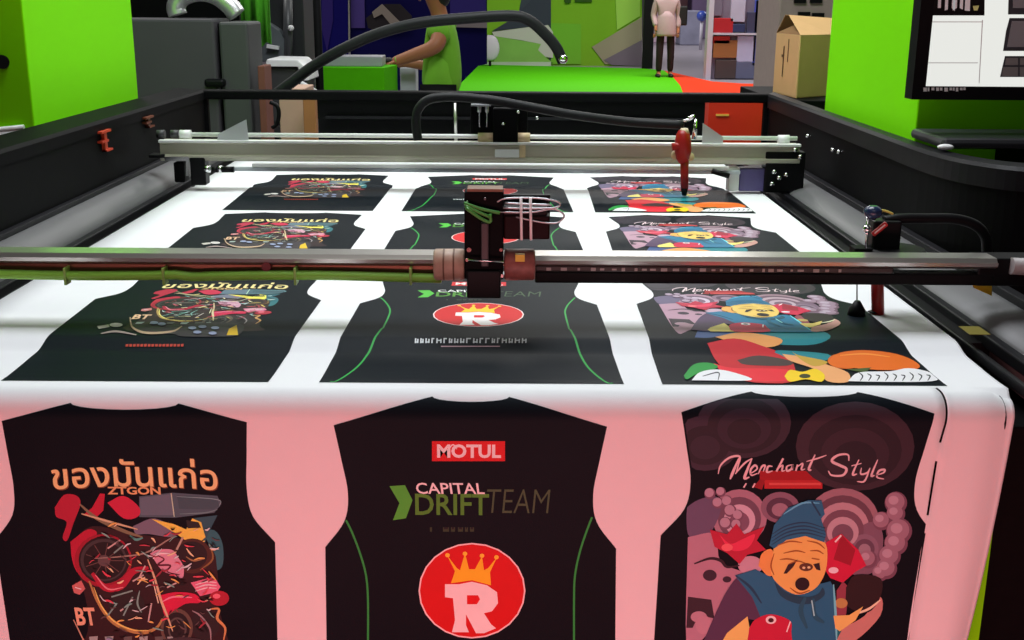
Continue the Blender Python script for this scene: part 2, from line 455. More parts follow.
mo.line([(320, 305), (340, 318), (362, 312)], 8, (80, 130, 120), layer=mo.l+4)
mo.disc(235, 385, 92, 85, (150, 18, 28)); mo.disc(238, 383, 82, 76, (24, 14, 16), layer=mo.l+1); mo.disc(236, 383, 74, 68, (58, 44, 44), layer=mo.l+2); mo.disc(238, 385, 66, 60, (20, 12, 14), layer=mo.l+3)
for a in range(9):
    q = a*.7; mo.line([(238, 385), (238+62*math.cos(q), 385+56*math.sin(q))], 3, (96, 60, 56), layer=mo.l+4)
mo.disc(238, 385, 20, 18, (90, 60, 60), layer=mo.l+5)
mo.line([(205, 378), (290, 372), (370, 360), (440, 320), (470, 300)], 5, (150, 110, 96), layer=mo.l+6)
mo.line([(200, 425), (240, 470), (290, 465), (330, 420), (380, 408)], 26, (168, 20, 32), layer=mo.l+6)
mo.line([(210, 430), (250, 475), (300, 470)], 5, (220, 110, 110), layer=mo.l+7)
mo.poly([(385, 362), (410, 350), (455, 350), (475, 375), (492, 405), (488, 440), (450, 428), (420, 412)], (205, 120, 130), True, layer=mo.l+6)
mo.line([(400, 365), (430, 380), (410, 398), (450, 400), (440, 420), (480, 430)], 6, (90, 20, 34), layer=mo.l+7); mo.line([(395, 378), (415, 362), (450, 362)], 6, (240, 190, 195), layer=mo.l+8)
mo.disc(520, 370, 62, 56, (66, 30, 22), layer=mo.l+4); mo.disc(518, 368, 50, 45, (30, 16, 18), layer=mo.l+5)
mo.line([(470, 350), (490, 310)], 8, (170, 130, 110), layer=mo.l+6); mo.line([(575, 330), (585, 380), (545, 415)], 6, (130, 80, 40), layer=mo.l+6)
mo.line([(500, 372), (525, 385), (560, 378)], 5, (150, 100, 60), layer=mo.l+6)
mo.line([(378, 380), (400, 440), (420, 510), (440, 560), (458, 610)], 8, (205, 150, 110), layer=mo.l+8)
mo.line([(395, 450), (412, 520)], 4, (240, 190, 140), layer=mo.l+9)
mo.line([(190, 450), (215, 510), (255, 570), (300, 600), (360, 615), (405, 600), (425, 570)], 13, (170, 110, 55), layer=mo.l+5)
mo.line([(205, 470), (230, 530), (270, 578), (330, 606), (380, 608)], 5, (230, 170, 70), layer=mo.l+6)
mo.disc(310, 530, 58, 52, (34, 22, 22), layer=mo.l+2)
for p in (((330, 450), (365, 430)), ((352, 480), (345, 520), (358, 550)), ((290, 545), (300, 538)), ((262, 500), (330, 480)), ((280, 520), (250, 560)), ((390, 520), (380, 580)), ((440, 470), (470, 455)), ((250, 345), (290, 318)), ((270, 360), (300, 335)), ((370, 400), (350, 440)), ((330, 500), (300, 560))):
    mo.line(list(p), 6, (190, 140, 130) if random.random() < .6 else (120, 130, 120), layer=mo.l+9)
mo.poly([(418, 495), (470, 485), (530, 492), (545, 518), (500, 522), (460, 545), (432, 560)], (200, 22, 38), True, layer=mo.l+7)
mo.line([(425, 515), (460, 500), (520, 502)], 6, (245, 110, 120), layer=mo.l+8)
mo.disc(470, 600, 52, 62, (92, 60, 50), layer=mo.l+4); mo.disc(470, 602, 42, 52, (26, 16, 18), layer=mo.l+5); mo.disc(472, 604, 30, 38, (80, 60, 56), layer=mo.l+6); mo.disc(472, 604, 24, 32, (26, 16, 18), layer=mo.l+7)
mo.disc(560, 590, 46, 50, (34, 20, 22), layer=mo.l+3); mo.line([(520, 545), (545, 560), (575, 600), (580, 640)], 6, (150, 110, 110), layer=mo.l+6)
mo.poly([(515, 455), (590, 436), (610, 468), (600, 485), (545, 498)], (215, 90, 105), layer=mo.l+6)
for k in range(3): mo.line([(530, 462+k*10), (565, 452+k*10), (598, 455+k*9)], 4, (240, 190, 190), layer=mo.l+7)
mo.disc(606, 505, 32, 24, (165, 22, 30), layer=mo.l+6); mo.disc(598, 498, 12, 8, (230, 90, 90), layer=mo.l+7)
mo.line([(575, 540), (605, 540), (600, 570), (625, 600), (620, 640)], 9, (200, 120, 60), layer=mo.l+5)
mo.poly([(135, 465), (165, 448), (178, 475), (160, 494), (142, 488)], (190, 90, 80), layer=mo.l+4); mo.line([(145, 470), (165, 476)], 4, (240, 190, 170), layer=mo.l+6)
v, f = text2d('BT', *fit(0, 30+142/3.2, 440+535/3.2, 30+212/3.2, 440+592/3.2), bold=.03, shear=-.1); mo.it.append(('t', v, f, (220, 140, 100), mo.l+4))
for x in (190, 240, 300, 350, 400, 440): mo.poly([(x, 628), (x+28, 626), (x+26, 650), (x+4, 650)], (150, 130, 124) if x % 100 else (90, 70, 66), layer=mo.l+6)
# lower part, read off the front row on the bed
cvb = Pic(crop(0, 40, 275, 3.938, 1)); cvb.l = 10
mo_n = len(mo.it)
cvb.poly([(350, 195), (400, 235), (520, 235), (560, 245), (700, 246), (780, 240), (800, 200), (700, 190), (500, 200)], (58, 52, 56), True)
cvb.line([(355, 170), (365, 210), (420, 232), (520, 226), (560, 205)], 9, (200, 170, 140))
cvb.poly([(570, 185), (650, 180), (800, 165), (798, 182), (650, 200), (575, 205)], (190, 50, 60)); cvb.poly([(705, 168), (800, 160), (797, 180), (710, 184)], (215, 160, 165), layer=13)
cvb.poly([(735, 240), (745, 215), (775, 200), (780, 240)], (230, 190, 40))
for x, y in ((600, 215), (640, 210), (690, 215), (620, 232), (680, 236), (450, 195), (480, 200), (400, 160)): cvb.disc(x, y, 16, 6, (150, 160, 190), layer=14)
cvb.disc(300, 172, 30, 9, (205, 160, 140)); cvb.disc(300, 200, 26, 8, (215, 210, 205)); cvb.poly([(225, 205), (270, 198), (275, 208), (232, 216)], (200, 195, 185)); cvb.line([(240, 235), (300, 226), (380, 240)], 8, (170, 150, 145))
cvb.poly([(610, 130), (700, 128), (700, 150), (612, 155)], (150, 170, 210), layer=14)
random.seed(9)
for k in range(16): cvb.poly([(338+k*14.5, 276), (349+k*14.5, 275), (348+k*14.5, 285), (338+k*14.5, 286)], (190, 60, 40))
cvb.poly([(600, 108), (640, 96), (905, 66), (895, 96), (850, 150), (815, 150), (800, 104)], (20, 128, 132), True, layer=1)

random.seed(21)
for k in range(130):
    x, y = random.uniform(190, 590), random.uniform(270, 630); a_ = random.uniform(-.9, .9); L_ = random.uniform(10, 38)
    mo.line([(x, y), (x+L_*.5*math.cos(a_), y+L_*.5*math.sin(a_)+random.uniform(-5, 5)), (x+L_*math.cos(a_), y+L_*math.sin(a_))], random.uniform(2.5, 6.5), random.choice([(210, 60, 60), (235, 170, 120), (150, 40, 46), (200, 190, 180), (90, 60, 60), (20, 12, 14), (20, 12, 14), (220, 150, 60), (120, 140, 130)]), layer=random.choice((12, 14, 16)))
def mint(it): return min(p[1] for p in it[1])
cvb.it = [it for it in cvb.it if mint(it) > .35]
mo.poly([(130, 330), (200, 275), (330, 300), (560, 330), (600, 420), (600, 520), (640, 660), (640, 720), (200, 720), (190, 560)], (40, 13, 16), True, layer=1)
# ---- right jersey art
cv2 = crop(2, 680, 440, 3.2)
bg = Pic(cv2)
DKM = (34, 18, 28)
def swirl(P, x, y, r, cols, sq=.9, l=1):
    k = len(cols)
    for i, c in enumerate(cols): P.disc(x, y+r*.06*i, r*(1-i/k*.85), r*sq*(1-i/k*.85), c, layer=l+i)
swirl(bg, 205, -55, 150, [(46, 28, 38), (30, 18, 26), (42, 26, 36), (30, 18, 26)], .75)
swirl(bg, 80, 10, 110, [(50, 30, 42), (32, 20, 28), (44, 28, 38)], .8)
swirl(bg, 560, 20, 190, [(50, 28, 36), (32, 18, 26), (46, 26, 34), (30, 18, 26)], .75)
bg.up(5)
swirl(bg, 190, 245, 88, [(160, 98, 110), (104, 62, 76), (196, 140, 150), (120, 70, 86)], 1.0, 5)
swirl(bg, 320, 215, 62, [(128, 78, 92), (80, 44, 60), (150, 96, 108)], .8, 5)
swirl(bg, 520, 265, 118, [(150, 92, 100), (98, 56, 66), (176, 118, 124), (110, 64, 76), (180, 126, 132), (112, 68, 80)], .95, 5)
bg.poly([(20, 215), (60, 190), (115, 180), (130, 225), (95, 300), (60, 320), (25, 300)], (96, 66, 88), True, layer=6)
bg.poly([(530, 300), (620, 260), (650, 320), (620, 420), (540, 420)], (120, 74, 88), True, layer=7)
swirl(bg, 590, 345, 45, [(130, 84, 98), (96, 58, 72), (150, 104, 114)], 1, 8)
for x, y, r in ((690, 200, 36), (690, 235, 30), (645, 258, 30), (700, 290, 42), (690, 330, 38), (670, 370, 36), (660, 410, 34), (640, 425, 26), (600, 380, 30)):
    bg.disc(x, y, r, r, (110, 62, 76), layer=9); bg.disc(x-3, y-4, r*.85, r*.82, (150, 96, 108), layer=10); bg.disc(x-8, y-9, r*.45, r*.4, (176, 124, 134), layer=11)
for x, y, r in ((95, 170, 18), (130, 165, 16), (150, 195, 18), (160, 225, 20), (185, 240, 18), (120, 200, 18), (180, 270, 18), (145, 265, 20)):
    bg.disc(x, y, r, r, (110, 64, 80), layer=10); bg.disc(x-2, y-3, r*.8, r*.8, (170, 118, 130), layer=11)
bg.poly([(25, 310), (110, 300), (130, 390), (210, 430), (180, 500), (60, 650), (20, 650)], (172, 104, 116), True, layer=6)
bg.poly([(25, 500), (100, 510), (110, 570), (60, 560), (40, 600), (20, 600)], (48, 24, 34), layer=7); bg.disc(60, 565, 26, 18, (176, 110, 120), layer=8)
bg.disc(95, 432, 22, 18, (50, 26, 38), layer=8); bg.disc(150, 445, 14, 10, (50, 26, 38), layer=8)
bg.line([(45, 395), (95, 378), (130, 385), (150, 405), (190, 400)], 10, (40, 18, 28), layer=9)
bg.disc(225, 400, 40, 30, (190, 124, 134), layer=8); bg.disc(75, 590, 26, 30, (180, 110, 120), layer=9)
for pts in ([(95, 285), (150, 300), (180, 265), (205, 300), (270, 275), (245, 320), (275, 350), (215, 365), (190, 395), (150, 360), (110, 340)],):
    bg.poly(pts, (178, 22, 34), layer=12)
bg.poly([(125, 300), (160, 330), (200, 315), (240, 300), (215, 345), (160, 350)], (215, 40, 48), True, layer=13); bg.disc(150, 342, 18, 12, (225, 80, 70), layer=14)
bg.poly([(460, 330), (515, 298), (570, 350), (595, 400), (560, 420), (520, 455), (480, 440), (455, 400)], (196, 18, 34), layer=12)
bg.poly([(515, 300), (560, 350), (545, 400), (490, 380)], (150, 12, 26), layer=13); bg.disc(490, 415, 16, 10, (245, 170, 170), layer=14); bg.line([(495, 325), (515, 303)], 7, (250, 180, 180), layer=14)
bg.poly([(530, 470), (560, 430), (640, 440), (640, 500), (600, 550), (535, 530)], (34, 14, 16), True, layer=13)
bg.poly([(500, 480), (520, 450), (540, 470), (530, 560), (500, 560)], (140, 50, 60), layer=12); bg.disc(515, 520, 20, 16, (180, 120, 60), layer=14)
bg.poly([(520, 600), (590, 560), (640, 500), (640, 560), (560, 640), (500, 650)], (190, 110, 96), True, layer=11)
bg.line([(540, 560), (600, 540), (640, 510)], 8, (230, 180, 140), layer=13)
# figure
BL = (28, 84, 112); BLD = (16, 52, 74); SK = (238, 150, 48)
bg.poly([(75, 640), (110, 560), (150, 480), (190, 435), (240, 450), (280, 500), (250, 570), (200, 575), (140, 650)], (78, 42, 66), True, layer=14)
bg.poly([(175, 432), (240, 412), (300, 440), (400, 470), (480, 450), (495, 480), (500, 660), (250, 660), (255, 560), (230, 500)], BL, layer=15)
bg.line([(178, 432), (225, 470), (260, 520)], 9, BLD, layer=16); bg.line([(490, 460), (497, 560), (500, 640)], 8, (110, 170, 190), layer=16)
bg.poly([(135, 640), (150, 615), (215, 562), (222, 600), (232, 660), (140, 660)], (250, 165, 60), layer=16)
bg.poly([(490, 560), (540, 558), (585, 530), (560, 575), (510, 610), (496, 600)], (245, 160, 60), layer=16)
bg.poly([(220, 600), (240, 572), (290, 555), (350, 575), (355, 610), (345, 660), (225, 660)], (190, 22, 34), True, layer=17)
bg.disc(290, 573, 17, 13, (245, 220, 210), layer=18); bg.disc(290, 574, 9, 7, (60, 10, 14), layer=19); bg.line([(352, 578), (340, 612)], 5, (245, 210, 210), layer=18)
bg.poly([(250, 400), (262, 360), (295, 350), (300, 420), (280, 432)], (225, 130, 40), True, layer=16)
bg.poly([(300, 335), (340, 315), (420, 305), (465, 330), (468, 400), (450, 450), (420, 480), (370, 492), (320, 465), (290, 420)], SK, True, layer=17)
bg.poly([(285, 335), (300, 270), (345, 215), (410, 190), (452, 192), (462, 235), (450, 250), (466, 300), (460, 325), (400, 305), (340, 318), (300, 345)], BL, layer=18)
for k in range(4): bg.line([(292, 300+k*11), (340, 272+k*11), (400, 262+k*11), (464, 280+k*10)], 5, BLD, layer=19)
bg.line([(330, 235), (390, 200), (445, 200)], 6, (90, 150, 175), layer=19); bg.line([(420, 195), (448, 240)], 7, BLD, layer=20)
for p in (((310, 335), (350, 322), (390, 326)), ((405, 320), (440, 328), (462, 345)), ((330, 360), (370, 352), (400, 358)), ((415, 352), (440, 352), (458, 362)), ((318, 380), (345, 378), (375, 384)), ((420, 376), (445, 380)), ((350, 470), (380, 488), (415, 478)), ((300, 360), (290, 400), (300, 430))):
    bg.line(list(p), 5, (150, 74, 20), layer=19)
bg.poly([(330, 425), (345, 395), (375, 380), (360, 405), (340, 425)], (40, 20, 22), layer=20); bg.poly([(425, 395), (445, 390), (448, 415), (435, 412)], (40, 20, 22), layer=20)
bg.disc(402, 404, 22, 13, (90, 44, 26), layer=20); bg.disc(395, 406, 5, 4, (240, 170, 110), layer=21); bg.disc(411, 405, 5, 4, (240, 170, 110), layer=21)
bg.disc(390, 458, 23, 21, (30, 12, 16), layer=20); bg.line([(345, 395), (375, 385), (402, 392)], 4, (150, 74, 20), layer=21)
bg.poly([(300, 450), (340, 485), (400, 500), (440, 490), (455, 470), (460, 495), (420, 520), (370, 520), (320, 495)], (18, 56, 72), True, layer=19)
bg.line([(400, 500), (385, 545), (405, 600)], 16, (24, 72, 90), layer=20); bg.line([(425, 505), (430, 560), (460, 582)], 15, (24, 72, 90), layer=20); bg.line([(420, 510), (428, 560)], 5, (150, 190, 195), layer=21)
scr = Pic(cv2)
WL = (235, 210, 215)
scr.poly([(255, 98), (460, 98), (462, 128), (255, 128)], (165, 20, 30), layer=24); scr.poly([(270, 128), (455, 128), (455, 155), (270, 155)], (190, 40, 44), layer=24)
scr.poly([(235, 150), (255, 125), (272, 128), (262, 158)], (150, 16, 28), layer=24); scr.line([(285, 140), (450, 140)], 9, (220, 90, 84), sm=False, layer=25)
scr.line([(203, 152), (212, 138)], 6, WL, layer=25); scr.line([(232, 152), (240, 138)], 6, WL, layer=25)
for st, w in (([(122, 108), (130, 80), (158, 56), (190, 52), (186, 80), (178, 108)], 7), ([(188, 58), (168, 105), (160, 125)], 9), ([(176, 108), (205, 75), (230, 58)], 6), ([(230, 58), (215, 95), (206, 122), (222, 118)], 9),
              ([(224, 108), (246, 92), (240, 80), (226, 94), (228, 112), (248, 106)], 7), ([(250, 108), (262, 84), (272, 82), (266, 100)], 7), ([(296, 84), (282, 84), (278, 102), (296, 98)], 7), ([(330, 58), (308, 100)], 8), ([(312, 92), (328, 80), (326, 98), (336, 96)], 6),
              ([(358, 78), (342, 84), (342, 98), (356, 92), (360, 78), (360, 96)], 7), ([(376, 78), (370, 98)], 7), ([(374, 86), (392, 74), (388, 94), (400, 92)], 6), ([(432, 46), (412, 90), (420, 96)], 8), ([(404, 68), (440, 58), (468, 48)], 5),
              ([(540, 66), (536, 46), (505, 48), (485, 66), (510, 80), (532, 92), (520, 112), (485, 112), (474, 98)], 9), ([(572, 62), (552, 108), (566, 108)], 7), ([(548, 82), (580, 74)], 4), ([(580, 88), (578, 108), (598, 104), (608, 88)], 6), ([(608, 88), (590, 130), (566, 132)], 6), ([(632, 62), (612, 112), (622, 112)], 7),
              ([(626, 112), (650, 104), (654, 94), (636, 98), (630, 118), (652, 124)], 7)):
    scr.line(st, w, WL, layer=26); 
# lower part of the right picture, read off the front row on the bed
low = Pic(crop(2, 640, 280, 3.2, 1)); low.l = 10
low.poly([(190, 165), (330, 158), (480, 155), (540, 150), (610, 180), (560, 207), (450, 208), (340, 195), (260, 182)], (20, 130, 140), True, layer=1)
low.poly([(175, 185), (195, 150), (250, 140), (300, 165), (230, 185)], (62, 88, 140), True, layer=2)
low.poly([(240, 185), (330, 170), (450, 190), (430, 215), (340, 215)], (235, 160, 90), True)
low.poly([(215, 205), (300, 190), (380, 210), (480, 255), (485, 330), (330, 325), (250, 270)], (200, 20, 36), True, layer=11)
low.poly([(235, 270), (300, 285), (470, 290), (480, 325), (300, 322)], (230, 30, 50), True, layer=12)
low.poly([(310, 260), (380, 245), (480, 262), (470, 278), (340, 275)], (70, 50, 50), True, layer=13)
low.poly([(430, 235), (450, 228), (600, 240), (590, 262), (500, 262)], (24, 130, 140), True, layer=12)
low.poly([(455, 240), (520, 250), (600, 275), (665, 300), (665, 330), (600, 328), (560, 290), (480, 262)], (238, 168, 110), True, layer=13)
low.poly([(485, 232), (510, 245), (600, 265), (560, 280), (520, 262)], (200, 160, 60), True, layer=14)
low.disc(660, 262, 60, 26, (220, 100, 20), layer=13); low.poly([(600, 262), (640, 236), (720, 228), (820, 240), (885, 268), (885, 288), (780, 292), (690, 286), (620, 280)], (232, 108, 22), True, layer=14)
low.line([(640, 245), (720, 240), (800, 250)], 5, (250, 150, 60), layer=15); low.poly([(660, 290), (740, 284), (720, 300)], (70, 90, 40), layer=15)
low.poly([(462, 312), (480, 292), (520, 298), (560, 288), (590, 308), (580, 330), (530, 322), (480, 330)], (245, 205, 20), True, layer=16); low.disc(527, 312, 18, 7, (60, 60, 20), layer=17)
low.poly([(140, 310), (170, 275), (215, 268), (250, 280), (220, 295), (180, 305), (150, 322)], (30, 150, 60), True, layer=13)
low.poly([(165, 325), (190, 300), (240, 290), (300, 300), (355, 325)], (236, 236, 240), True, layer=14); low.line([(200, 312), (250, 300), (250, 325)], 4, (60, 60, 66), layer=15)
low.poly([(665, 328), (700, 300), (800, 296), (860, 286), (930, 300), (955, 322), (900, 330), (760, 330)], (236, 236, 238), True, layer=15)
for k in range(9): low.line([(700+k*27, 300+(k % 3)*4), (712+k*27, 312), (704+k*27, 327)], 4, (30, 30, 34), layer=16)

def jersey(ci, r):
    c = COLS[ci]; st = stop_of(c, r)
    lab = ['black jersey print with a motorcycle picture under Thai lettering', 'black jersey print with a red crown emblem and team lettering', 'black jersey print with a cartoon man in a blue beanie under script lettering'][ci]
    j = lay([('p', outline(c), inkb, 0)], cx(c, r), st, 'jersey_print', fab, label=lab)
    j.location = (0, 0, 0)
    edge = [q for q in outline(c) if q[0] > 0]      # right-hand outline, bottom to top, to keep the artwork inside the shape
    e2 = sorted([(t, x) for x, t in edge if t >= c['ts']-1e-6])
    def clip(x, t):
        t = min(t, LEN-.004); t = max(t, c['nd']+.004); lim = c['hh']
        if t < c['ts']: lim = c['nk'] + (c['hs']-c['nk'])*t/c['ts']
        else:
            for (ta_, xa_), (tb_, xb_) in zip(e2, e2[1:]):
                if ta_ <= t <= tb_: lim = xa_ + (xb_-xa_)*(t-ta_)/max(1e-9, tb_-ta_); break
        lim -= .003
        return Vector((max(-lim, min(lim, x)), t, 0))
    def sub(name, items, label=None): lay(items, cx(c, r), st, name, j, base=.0007, label=label, clip=clip if ci == 2 else None)
    if ci == 1:
        sub('sponsor_badge', badge.it, 'red badge with white lettering'); sub('team_lettering', team.it, 'white and green lettering')
        sub('crown_emblem', emb.it, 'red round emblem with white letter R and orange crown'); sub('side_piping', [side.it[0], side.it[2]], 'thin green line'); sub('side_piping', [side.it[1], side.it[3]], 'thin green line'); sub('caption', cap.it, 'small white caption')
    elif ci == 0:
        sub('lettering', detint(thai.it), 'golden Thai lettering'); sub('motorcycle_picture', detint(mo.it) + cvb.it, 'red and gold motorcycle collage')
    else:
        sub('cartoon_picture', detint(bg.it) + low.it, 'cartoon man in blue beanie among swirls'); sub('lettering', scr.it, 'white script lettering over red bar')
for r in range(4):
    for ci in range(3): jersey(ci, r)

# ------------------------------------------------------------------ the cutting machine
ZT = 1.185
XLi, XLo, XRi, XRo = -1.11, -1.24, .955, 1.002
YB = 4.28
mach = thing('cutting_machine', 'black steel fabric cutting machine with high side walls around the printed sheet', 'machine', (-.1, 2.9, 0))
# side rails: rounded top profile swept along the length
def rail(pts_in, pts_out, name, M, zt, hb):
    b = MB().use(M); rings = []
    for pi, po in zip(pts_in, pts_out):
        pi = Vector(pi); po = Vector(po); r = .008
        d = (po-pi).normalized()*r
        rings.append([Vector((pi.x, pi.y, zt-hb)), Vector((pi.x, pi.y, zt-r)), Vector((pi.x+d.x, pi.y+d.y, zt)), Vector((po.x-d.x, po.y-d.y, zt)), Vector((po.x, po.y, zt-r)), Vector((po.x, po.y, zt-hb))])
    b.ring(rings, smooth=False); return b.build(name, None, mach)
rail([(XLi, 1.3), (XLi, YB)], [(XLo, 1.3), (XLo, YB+.1)], 'side_rail', black, ZT, .035)
ri = smooth([(XRi, YB, 0), (XRi, 3.6, 0), (XRi, 3.0, 0), (XRi+.004, 2.62, 0), (1.0, 2.44, 0), (1.10, 2.34, 0), (1.35, 2.28, 0), (1.7, 2.26, 0)], 6)
ro = smooth([(XRo, YB+.1, 0), (XRo, 3.6, 0), (XRo, 3.0, 0), (XRo+.004, 2.68, 0), (1.04, 2.52, 0), (1.12, 2.43, 0), (1.36, 2.36, 0), (1.7, 2.34, 0)], 6)
rail([(p.x, p.y) for p in ri], [(p.x, p.y) for p in ro], 'side_rail', blacks, ZT, .05)
b = MB(); b.box(XLo+.01, XRo-.01, YB, YB+.08, ZT-.034, ZT-.002); b.build('back_rail', black, mach, bevel=.006)
# inner walls
b = MB(); b.box(XLi-.03, XLi-.004, 1.3, YB, .97, ZT-.03); b.build('inner_wall', black, mach)
b = MB(); b.ring([[Vector((p.x+.006, p.y, z0)), Vector((p.x+.03, p.y, z0)), Vector((p.x+.03, p.y, z1)), Vector((p.x+.006, p.y, z1))] for p in ri for z0, z1 in ((.60, ZT-.05),)], smooth=False); b.build('inner_wall', black, mach)
# long rounded grey covers beside the bed
def cover(sx, xin, xout, zi, zo, name='side_cover'):
    b = MB().use(greyp); prof2 = []
    for i in range(9):
        a = PI/2*i/8; prof2.append((xout + (xin-xout)*math.sin(a)*1.0, zi + (zo-zi)*math.cos(a)))
    pr = [(xout, zi-.06)] + prof2 + [(xin, zi-.06)]
    b.ring([[Vector((x, yy, z)) for x, z in pr] for yy in (1.52, 2.4, 3.3, 4.2)], smooth=True)
    return b.build(name, None, mach)
cover(1, -1.025, -1.10, .945, 1.0); cover(-1, .85, .948, .945, .975)
b = MB(); b.box(-1.114, -1.094, 1.4, YB, .99, 1.012); b.box(-1.022, -1.0, 1.52, 4.2, .93, .955); b.build('ledge', blacks, mach, bevel=.003)
b = MB(); b.box(.938, .962, 1.4, YB, .972, .99); b.box(.835, .862, 1.52, 4.2, .93, .952); b.box(.79, .80, 1.52, 4.2, .93, .948); b.build('ledge', blacks, mach, bevel=.003)
# bed under the sheet, front roller, body
b = MB(); b.box(-1.03, .862, 1.93, YB-.03, .90, .936); b.build('conveyor_bed', blackp, mach)
b = MB(); b.cyl((XL-.05, 1.670, .896), (XR-.015, 1.670, .896), .033, n=24); b.build('front_roller', blackp, mach)
b = MB(); b.box(-1.235, .998, 1.72, 4.34, .05, .86); b.box(XRi+.02, 1.0, 1.60, 2.2, .3, .945); b.box(-1.235, XLi-.031, 1.35, 4.3, .3, ZT-.036); b.box(XRi+.03, XRo-.003, 2.75, 4.3, .3, ZT-.051); b.build('body', black, mach, bevel=.004)
for x in (-1.15, -.1, .9): 
    MB().box(x-.06, x+.06, 1.9, 2.02, 0, .05).build('foot', blackp, mach); MB().box(x-.06, x+.06, 4.0, 4.12, 0, .05).build('foot', blackp, mach)
b = MB(); b.prism([(.700, 1.66, .765), (.772, 1.66, .765), (.772, 1.66, .06), (.69, 1.66, .06)], (0, .055, 0)); b.build('corner_panel', lime, mach, label='lime green panel', bevel=.003)
# panels under the back rail
p0 = AY(318, 103, YB+.02).x; p1 = AY(705, 103, YB+.02).x; q0 = AY(765, 103, YB).x
b = MB(); b.box(p0, p1, YB+.01, YB+.035, .90, ZT-.012); b.build('back_panel', black, mach, bevel=.003)
b = MB(); b.box(q0, XRi+.02, YB+.01, YB+.035, .86, ZT-.012); b.build('back_panel', black, mach, bevel=.003)
b = MB(); b.box(XLi-.03, AY(207, 103, YB).x, YB+.01, YB+.03, .86, ZT-.012); b.build('back_panel', black, mach)
b = MB(); b.box(p0+.03, p1-.06, YB-.01, YB+.008, 1.085, 1.094); b.build('trim_strip', blacks, mach)
# thin bright rods standing against the back panel
for x in (455,):
    a = AY(x, 103, YB-.02); c = AY(x+1, 142, YB-.02); MB().cyl(c, a, .006).build('post', alu, mach)
# orange reflections on the left wall, built as small solid shapes
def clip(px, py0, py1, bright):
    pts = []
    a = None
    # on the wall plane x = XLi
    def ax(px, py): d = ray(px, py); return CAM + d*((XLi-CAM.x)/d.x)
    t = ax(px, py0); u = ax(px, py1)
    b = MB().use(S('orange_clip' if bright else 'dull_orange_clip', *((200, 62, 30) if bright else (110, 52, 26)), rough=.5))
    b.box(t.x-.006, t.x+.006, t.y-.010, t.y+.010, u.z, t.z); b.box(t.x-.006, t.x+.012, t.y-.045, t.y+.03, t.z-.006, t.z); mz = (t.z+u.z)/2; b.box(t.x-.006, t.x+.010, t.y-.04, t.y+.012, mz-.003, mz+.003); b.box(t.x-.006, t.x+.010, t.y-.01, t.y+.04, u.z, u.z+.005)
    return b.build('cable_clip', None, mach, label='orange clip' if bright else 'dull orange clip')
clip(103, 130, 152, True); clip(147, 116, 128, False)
# small stickers on the right-hand cover
def sticker(px, py, w, h, col, name='warning_sticker'):
    p = AZ(px, py, .968); b = MB().use(S('sticker_%d' % col[1], *col, rough=.5))
    b.prism([p+Vector((-w/2, -h/2, .004)), p+Vector((w/2, -h/2, .004)), p+Vector((w/2, h/2, .004)), p+Vector((-w/2, h/2, .004))], (0, 0, .001)); b.build(name, None, mach, label='dull yellow sticker')
sticker(974, 333, .035, .05, (120, 110, 40))
# bolts on the right inner wall
for px, py in ((808, 136), (833, 150), (839, 152), (1010, 338)):
    d = ray(px, py); X = XRi if px < 900 else .94; p = CAM + d*(X/d.x)
    MB().use(chrome).ball(p, .007).cyl(p, p+Vector((.02, 0, 0)), .004).build('bolt', None, mach)

# ------------------------------------------------------------------ gantries
def gz(py, Y): return AY(512, py, Y).z
def gx(px, Y, z=None): return AY(px, 160, Y).x
# front gantry
YG = 1.97
zt, zb = gz(250.5, YG+.05), gz(284, YG)
gan = thing('gantry_beam', 'long metal gantry beam crossing the sheet in the foreground with a green tube tied under its left half', 'gantry', (-.1, YG, 1.06))
def bar(name, x0, x1, y0, z0, z1, dep, M, parent, bev=.003, label=None):
    return MB().box(x0, x1, y0, y0+dep, z0, z1).build(name, M, parent, bevel=bev, label=label)
xe = gx(1010, YG)
b = MB().use(alu)
zz = [gz(250, YG+.05), gz(250, YG+.05)-.003, gz(263, YG), gz(267, YG)]
pr = [(0, zz[1]-.002), (.004, zz[0]), (.05, zz[0]), (.055, zz[3]), (.008, zz[3]), (-.004, zz[2]-.001), (-.006, zz[2]+.006), (-.003, zz[1]-.006)]
b.ring([[Vector((x, YG+p, z)) for p, z in pr] for x in (-1.09, -.5, .2, xe)], smooth=False); b.build('beam', None, gan)
bar('lower_rail', -1.09, -.08, YG+.008, gz(279, YG), gz(266, YG), .035, S('rail_bronze', 120, 84, 66, rough=.3, metal=.7, noise=.2), gan)
bar('lower_rail', .05, xe, YG+.004, gz(283.5, YG), gz(272, YG), .035, blackp, gan)
sc_ = bar('scale_strip', .05, gx(905, YG), YG+.002, gz(272, YG), gz(265.5, YG), .03, S('scale_grey', 62, 56, 54, rough=.4, noise=.2), gan)
b = MB().use(S('scale_mark', 190, 180, 175, rough=.5))
random.seed(5)
x = .07
while x < gx(860, YG):
    w = random.uniform(.004, .011); h = random.uniform(.003, .006); zc = gz(269, YG)
    b.box(x, x+w, YG+.0005, YG+.004, zc-h/2, zc+h/2); x += w+random.uniform(.006, .02)
o = b.build('scale_marks', None, sc_); 
